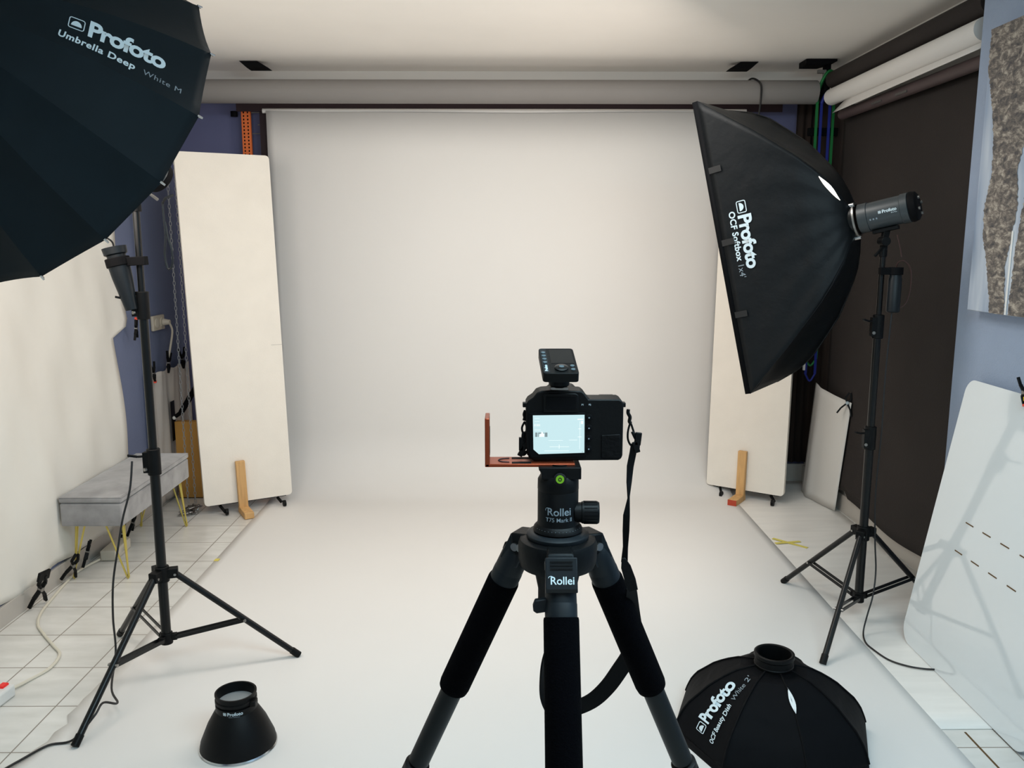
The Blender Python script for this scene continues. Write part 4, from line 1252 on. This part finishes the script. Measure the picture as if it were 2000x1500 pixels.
# ================================================================ THE CAMERA
CY = 1.0
def U(u, v): return (.086 + (u - 1125) / 8087, 1.283 - (v - 900) / 7850)
def profile(pts): return [U(*p) for p in pts]
def slab(pts, y0, y1, name, m, parent, bevel=0):
    return MB().prism(profile(pts), (0, y0, 0), (1, 0, 0), (0, 0, 1), (0, 1, 0), y1 - y0).build(name, m, parent, bevel=bevel)
def camera():
    t = thing('digital_camera', (.086, CY + .02, 1.238), 'black mirrorless camera with a lit blue-white screen on the tripod', 'camera')
    body = [(640, 700), (660, 668), (708, 636), (745, 590), (790, 572), (880, 566), (1180, 574), (1210, 600), (1250, 655), (1548, 655), (1580, 672), (1592, 705), (1592, 1200), (1580, 1232), (1550, 1248), (720, 1252), (668, 1225), (648, 1160), (640, 1120)]
    bd = slab(body, CY, CY + .034, 'body', M_blk, t, .0015)
    slab([(900, 575), (1120, 575), (1200, 650), (1200, 760), (790, 760), (760, 680)], CY + .033, CY + .062, 'viewfinder_hump', M_blk, t, .002)
    slab([(1360, 690), (1590, 690), (1590, 1245), (1360, 1245)], CY + .033, CY + .066, 'hand_grip', M_leather, t, .006)
    ex, ez = U(980, 930)
    MB().lathe((ex, CY + .033, ez), (0, 1, 0), [(.031, 0), (.033, .003), (.033, .030), (.0315, .031), (.034, .034), (.034, .058), (.030, .060)], 44).build('lens', M_blkmetal, t)
    # eyepiece
    slab([(800, 610), (825, 592), (1120, 592), (1146, 610), (1150, 775), (805, 775)], CY - .0035, CY + .001, 'eyepiece_frame', M_blk, t, .001)
    slab([(830, 622), (1122, 622), (1122, 745), (832, 745)], CY - .0042, CY - .0030, 'eyepiece_window', M_blkmat, t)
    # screen
    slab([(668, 780), (1215, 780), (1228, 1210), (690, 1215), (670, 1180)], CY - .0030, CY + .001, 'screen_bezel', M_blkmat, t, .0006)
    s = slab([(705, 802), (1208, 797), (1212, 1165), (765, 1178), (712, 1132)], CY - .0036, CY - .0029, 'screen', M_screen, t)
    def R4(u0, v0, u1, v1): return [(u0, v0), (u1, v0), (u1, v1), (u0, v1)]
    y0, y1 = CY - .0039, CY - .0036
    def many(name, rects, m):
        b = MB()
        for r in rects: b.prism(profile(R4(*r)), (0, y0, 0), (1, 0, 0), (0, 0, 1), (0, 1, 0), y1 - y0)
        return b.build(name, m, s)
    many('screen_marks', [(722, 830, 770, 832), (722, 860, 770, 862), (722, 886, 730, 906), (740, 886, 746, 906), (752, 886, 760, 906), (768, 886, 774, 906), (722, 940, 780, 943),
                          (1163, 860, 1166, 1130), (1145, 1008, 1182, 1012), (1150, 930, 1178, 934), (870, 1104, 1060, 1107), (962, 1085, 966, 1125), (1060, 1040, 1140, 1043), (860, 1044, 1000, 1046), (1140, 835, 1195, 845), (1175, 855, 1195, 885), (820, 1144, 1060, 1147)], M_screenline)
    many('screen_thumbnail', [(728, 967, 751, 1009), (757, 967, 764, 1009), (764, 967, 790, 978), (809, 967, 816, 978), (822, 967, 848, 1009), (1188, 1152, 1194, 1160)], M_screengrey)
    b = MB().prism(profile([(764, 1009), (780, 978), (795, 955), (806, 975), (816, 978), (816, 1009)]), (0, y0, 0), (1, 0, 0), (0, 0, 1), (0, 1, 0), y1 - y0)
    b.build('screen_peak', M_screenline, s)
    for v in (828, 930, 1031, 1133):
        x, z = U(1255, v); MB().lathe((x, CY - .0002, z), (0, -1, 0), [(.0042, 0), (.0042, .0014), (.0032, .0018)], 20).build('button', M_blkmat, t)
        MB().lathe((x, CY - .0021, z), (0, -1, 0), [(.0009, 0), (.0009, .0003)], 10).build('button_mark', M_printgrey, t)
    for k, u in enumerate((1180, 1250)):
        x, z = U(u, 712)
        text('P%d' % (k + 1), .0028, planefn((x, CY - .0004, z), (1, 0, 0), (0, 0, 1)), 'printed_label', M_print, t, .01)
    slab([(1380, 1000), (1560, 990), (1570, 1215), (1380, 1220)], CY - .0016, CY + .001, 'thumb_rest', M_leather, t, .0007)
    # strap lugs
    for u, s_ in ((626, -1), (1603, 1)):
        x, z = U(u, 720)
        MB().box((x, CY + .012, z), (.0045, .010, .0055)).build('strap_lug', M_blk, t, bevel=.0008)
    # hot shoe
    slab([(880, 545), (1052, 545), (1052, 572), (880, 572)], CY + .004, CY + .026, 'hot_shoe', M_alu, t)
    return t
camera()

def lbracket():
    t = thing('l_bracket', (.01, CY, 1.232), 'copper-orange metal L-bracket under the camera sticking out to the left', 'bracket')
    x0, _ = U(242, 0); x1, _ = U(1118, 0)
    zt = 1.2370; zb = 1.2330
    b = MB().box(((x0 + x1) / 2, CY + .008, (zt + zb) / 2), (x1 - x0, .036, zt - zb)); b.build('base_plate', M_copper, t, bevel=.0008)
    xv, zt2 = U(260, 822)
    b = MB().box((xv, CY + .008, (zt2 + zb) / 2), (.0056, .036, zt2 - zb)); up_ = b.build('side_plate', M_copper, t, bevel=.001)
    sl = MB().box((xv + .0028, CY + .008, 1.262), (.0008, .012, .034)); plabel(sl.build('slot', M_blkmat, up_), 'dark slot in the side plate')
    xs, _ = U(500, 0); xe, _ = U(690, 0)
    for dy in (-.004, .018):
        MB().box(((xs + xe) / 2, CY + dy, zt + .0002), (xe - xs, .0075, .0006)).build('slot', M_blkmat, t, bevel=.0002)
    xc, _ = U(410, 0)
    MB().tube([(xc + .008, CY - .002, zt + .0003), (xc - .001, CY + .0, zt + .0003), (xc - .005, CY + .007, zt + .0003), (xc - .001, CY + .014, zt + .0003), (xc + .008, CY + .017, zt + .0003)], .0009, 6, 4).build('engraved_arc', M_maroon, t)
    return t
lbracket()

def trigger():
    a, zn = U(795, 440); b_, _ = U(1138, 440); W = b_ - a; cx = (a + b_) / 2
    t = thing('radio_trigger', (cx, CY + .02, 1.33), 'small black radio trigger with round buttons on top of the camera', 'trigger')
    th = math.radians(19.5)
    ex = V((1, 0, 0)); ey = V((-.05, math.cos(th), math.sin(th))).normalized(); ez = ex.cross(ey).normalized()
    o = V((a, CY - .020, 1.3385))      # near lower left corner
    Ld = .066; Hh = .0118
    poly = []; r = .004
    for px_, py, a0 in ((W - r, Ld - r, 0), (r, Ld - r, 90), (r, r, 180), (W - r, r, 270)):
        for i in range(4):
            an = math.radians(a0 + 30 * i); poly.append((px_ + r * math.cos(an), py + r * math.sin(an)))
    MB().prism(poly, o, ex, ey, ez, Hh).build('case', M_blk, t, bevel=.0006)
    T = o + ez * Hh
    plate = MB().prism([(.001, .002), (.0085, .002), (.0085, Ld - .002), (.001, Ld - .002)], T, ex, ey, ez, .0003).build('side_strip', M_darkgrey, t)
    for k in range(4):
        p = T + ex * .0047 + ey * (.028 + k * .0085) + ez * .0003
        MB().lathe(p, ez, [(.0026, 0), (.0026, .0006), (.002, .0009)], 20).build('round_button', M_printgrey if False else mat('button_grey%d' % k, (70, 84, 90), .5), t)
    for k in range(2):
        p = T + ex * (W - .006) + ey * (.010 + k * .009); MB().lathe(p, ez, [(.0026, 0), (.0026, .0008), (.002, .001)], 20).build('round_button', MATS['button_grey0'], t)
    p = T + ex * (W * .54) + ey * .013
    MB().lathe(p, ez, [(.0082, 0), (.0082, .0016), (.0065, .0024), (.0030, .0025)], 36).build('dial', M_blkmetal, t)
    MB().lathe(p + ez * .0024, ez, [(.0030, 0), (.0030, .0006)], 24).build('centre_button', MATS['button_grey0'], t)
    MB().prism([(.012, .026), (W - .003, .026), (W - .003, Ld - .004), (.012, Ld - .004)], T, ex, ey, ez, .0002).build('display', M_blkmetal, t)
    text('Profoto', .0050, planefn(T + ex * .0064 + ey * .0055 + ez * .0005, ey, -ex), 'printed_name', M_print, t, .02)
    x0, _ = U(965, 0)
    MB().lathe((x0, CY + .012, 1.3275), (0, 0, 1), [(.009, 0), (.0125, .003), (.0130, .009), (.012, .0125)], 30).build('lock_wheel', M_blk, t)
    MB().box((x0, CY + .013, 1.3245), (.019, .020, .006)).build('shoe_foot', M_alu, t)
    return t
trigger()

def strap():
    t = thing('camera_strap', (.15, CY + .012, 1.30), 'black camera strap hanging from the camera and looping behind the tripod', 'strap')
    def P(px, py, y):
        # metres from measured offsets about the tripod axis at the strap's own distance
        k = (y) / 1.0
        X = (px - 985) / 1626.0 * (y * 1.0) * (1 + (py - 475) * .0001008)
        Z = 1.5 - (py - 475) / 1669.0 * y * (1 + (py - 475) * .0001008)
        return V((X, y, Z))
    def cordpath(pts, y): return [P(900 + u / 5, 650 + v / 5, y) for u, v in pts]
    b = MB().tube(cordpath([(1603, 725), (1600, 760), (1618, 800), (1612, 840), (1625, 860)], 1.012), .0022, 8, 5)
    b.tube(cordpath([(1622, 850), (1600, 930), (1598, 1010), (1625, 1070), (1665, 1070), (1668, 1000), (1640, 900), (1622, 850)], 1.012), .0013, 8, 5)
    b.build('lug_cord', M_blk, t)
    b = MB().tube(cordpath([(1640, 940), (1668, 1000), (1700, 1060), (1690, 1120)], 1.010), [.0022] * 3 + [.0026], 8)
    b.box(P(900 + 1694 / 5, 650 + 1010 / 5, 1.008), (.008, .004, .016), Matrix.Rotation(.1, 3, 'Y')); b.box(P(900 + 1676 / 5, 650 + 1090 / 5, 1.008), (.007, .004, .014), Matrix.Rotation(-.3, 3, 'Y'))
    b.build('strap_buckle', M_blk, t, bevel=.0008)
    # narrow twisted webbing
    pts = [(1232, 862), (1229, 880), (1224, 905), (1222, 935), (1221, 965), (1217, 1000), (1216, 1030), (1215, 1062), (1213, 1090)]
    dirs = [(1, 0, 0), (1, 0, 0), (1, .1, 0), (1, .8, 0), (.35, 1, 0), (1, -.5, 0), (1, -.2, 0), (.6, -1, 0), (1, .2, 0)]
    b = MB().strip([P(x, y, 1.012) for x, y in pts], [.0085] * 9, dirs, .0015); b.build('narrow_webbing', M_blk, t)
    b = MB().strip([P(1211, 1082, 1.010), P(1216, 1100, 1.008), P(1224, 1125, 1.006), P(1230, 1146, 1.006)], [.004, .0125, .014, .012], [(1, 0, .35)] * 4, .004)
    b.build('leather_tab', M_leather, t, bevel=.0008)
    # wide band looping behind the legs
    pts = [(1226, 1140, 1.02), (1228, 1185, 1.06), (1230, 1230, 1.09), (1226, 1265, 1.11), (1205, 1300, 1.12), (1180, 1335, 1.125), (1150, 1362, 1.125), (1110, 1378, 1.12), (1082, 1378, 1.11), (1064, 1350, 1.10), (1060, 1312, 1.09), (1064, 1275, 1.08), (1078, 1225, 1.06), (1085, 1170, 1.05)]
    q = spline([P(*p) for p in pts], 5)
    n = len(q); dirs = []; wd = []
    for i in range(n):
        tg = (q[min(i + 1, n - 1)] - q[max(i - 1, 0)]).normalized(); f = i / n
        flat = tg.cross(V((0, 1, 0)))
        if flat.length < .1: flat = V((1, 0, 0))
        flat.normalize()
        mixy = .25 + (1.5 * max(0, f - .52) / .2 if f > .52 else 0)
        dirs.append(flat + V((0, -1 if f > .5 else 1, 0)) * min(mixy, 2.2) * (1 if flat.x > -2 else 1)); wd.append(.027 if i > 9 else .013 + .014 * i / 10)
    MB().strip(q, wd, dirs, .0025).build('wide_band', M_blkmat, t)
    return t
strap()
def knot():
    t = thing('strap_cord', (.027, CY + .01, 1.29), 'short knotted black strap cord with buckle on the left side of the camera', 'strap')
    def P(u, v):
        px = 900 + u / 5; py = 650 + v / 5; y = 1.012
        return V(((px - 985) / 1626.0 * y * (1 + (py - 475) * .0001008), y, 1.5 - (py - 475) / 1669.0 * y * (1 + (py - 475) * .0001008)))
    b = MB().tube([P(625, 735), P(612, 770), P(618, 800), P(610, 830)], .0022, 8, 5)
    b.tube([P(612, 850), P(590, 900), P(600, 950), P(622, 950), P(636, 900), P(618, 850), P(612, 850)], .0013, 8, 5)
    b.build('cord', M_blk, t)
    b = MB().tube([P(612, 940), P(605, 990), P(620, 1020), P(590, 1060)], .0028, 8, 4)
    b.box(P(580, 1055), (.0050, .005, .016)); b.box(P(600, 1110), (.006, .005, .018), Matrix.Rotation(.5, 3, 'Y'))
    b.build('buckle', M_blk, t, bevel=.0008)
    MB().tube([P(575, 1100), P(600, 1160), P(640, 1130), P(655, 1160)], .002, 8, 5).build('loose_end', M_blk, t)
knot()
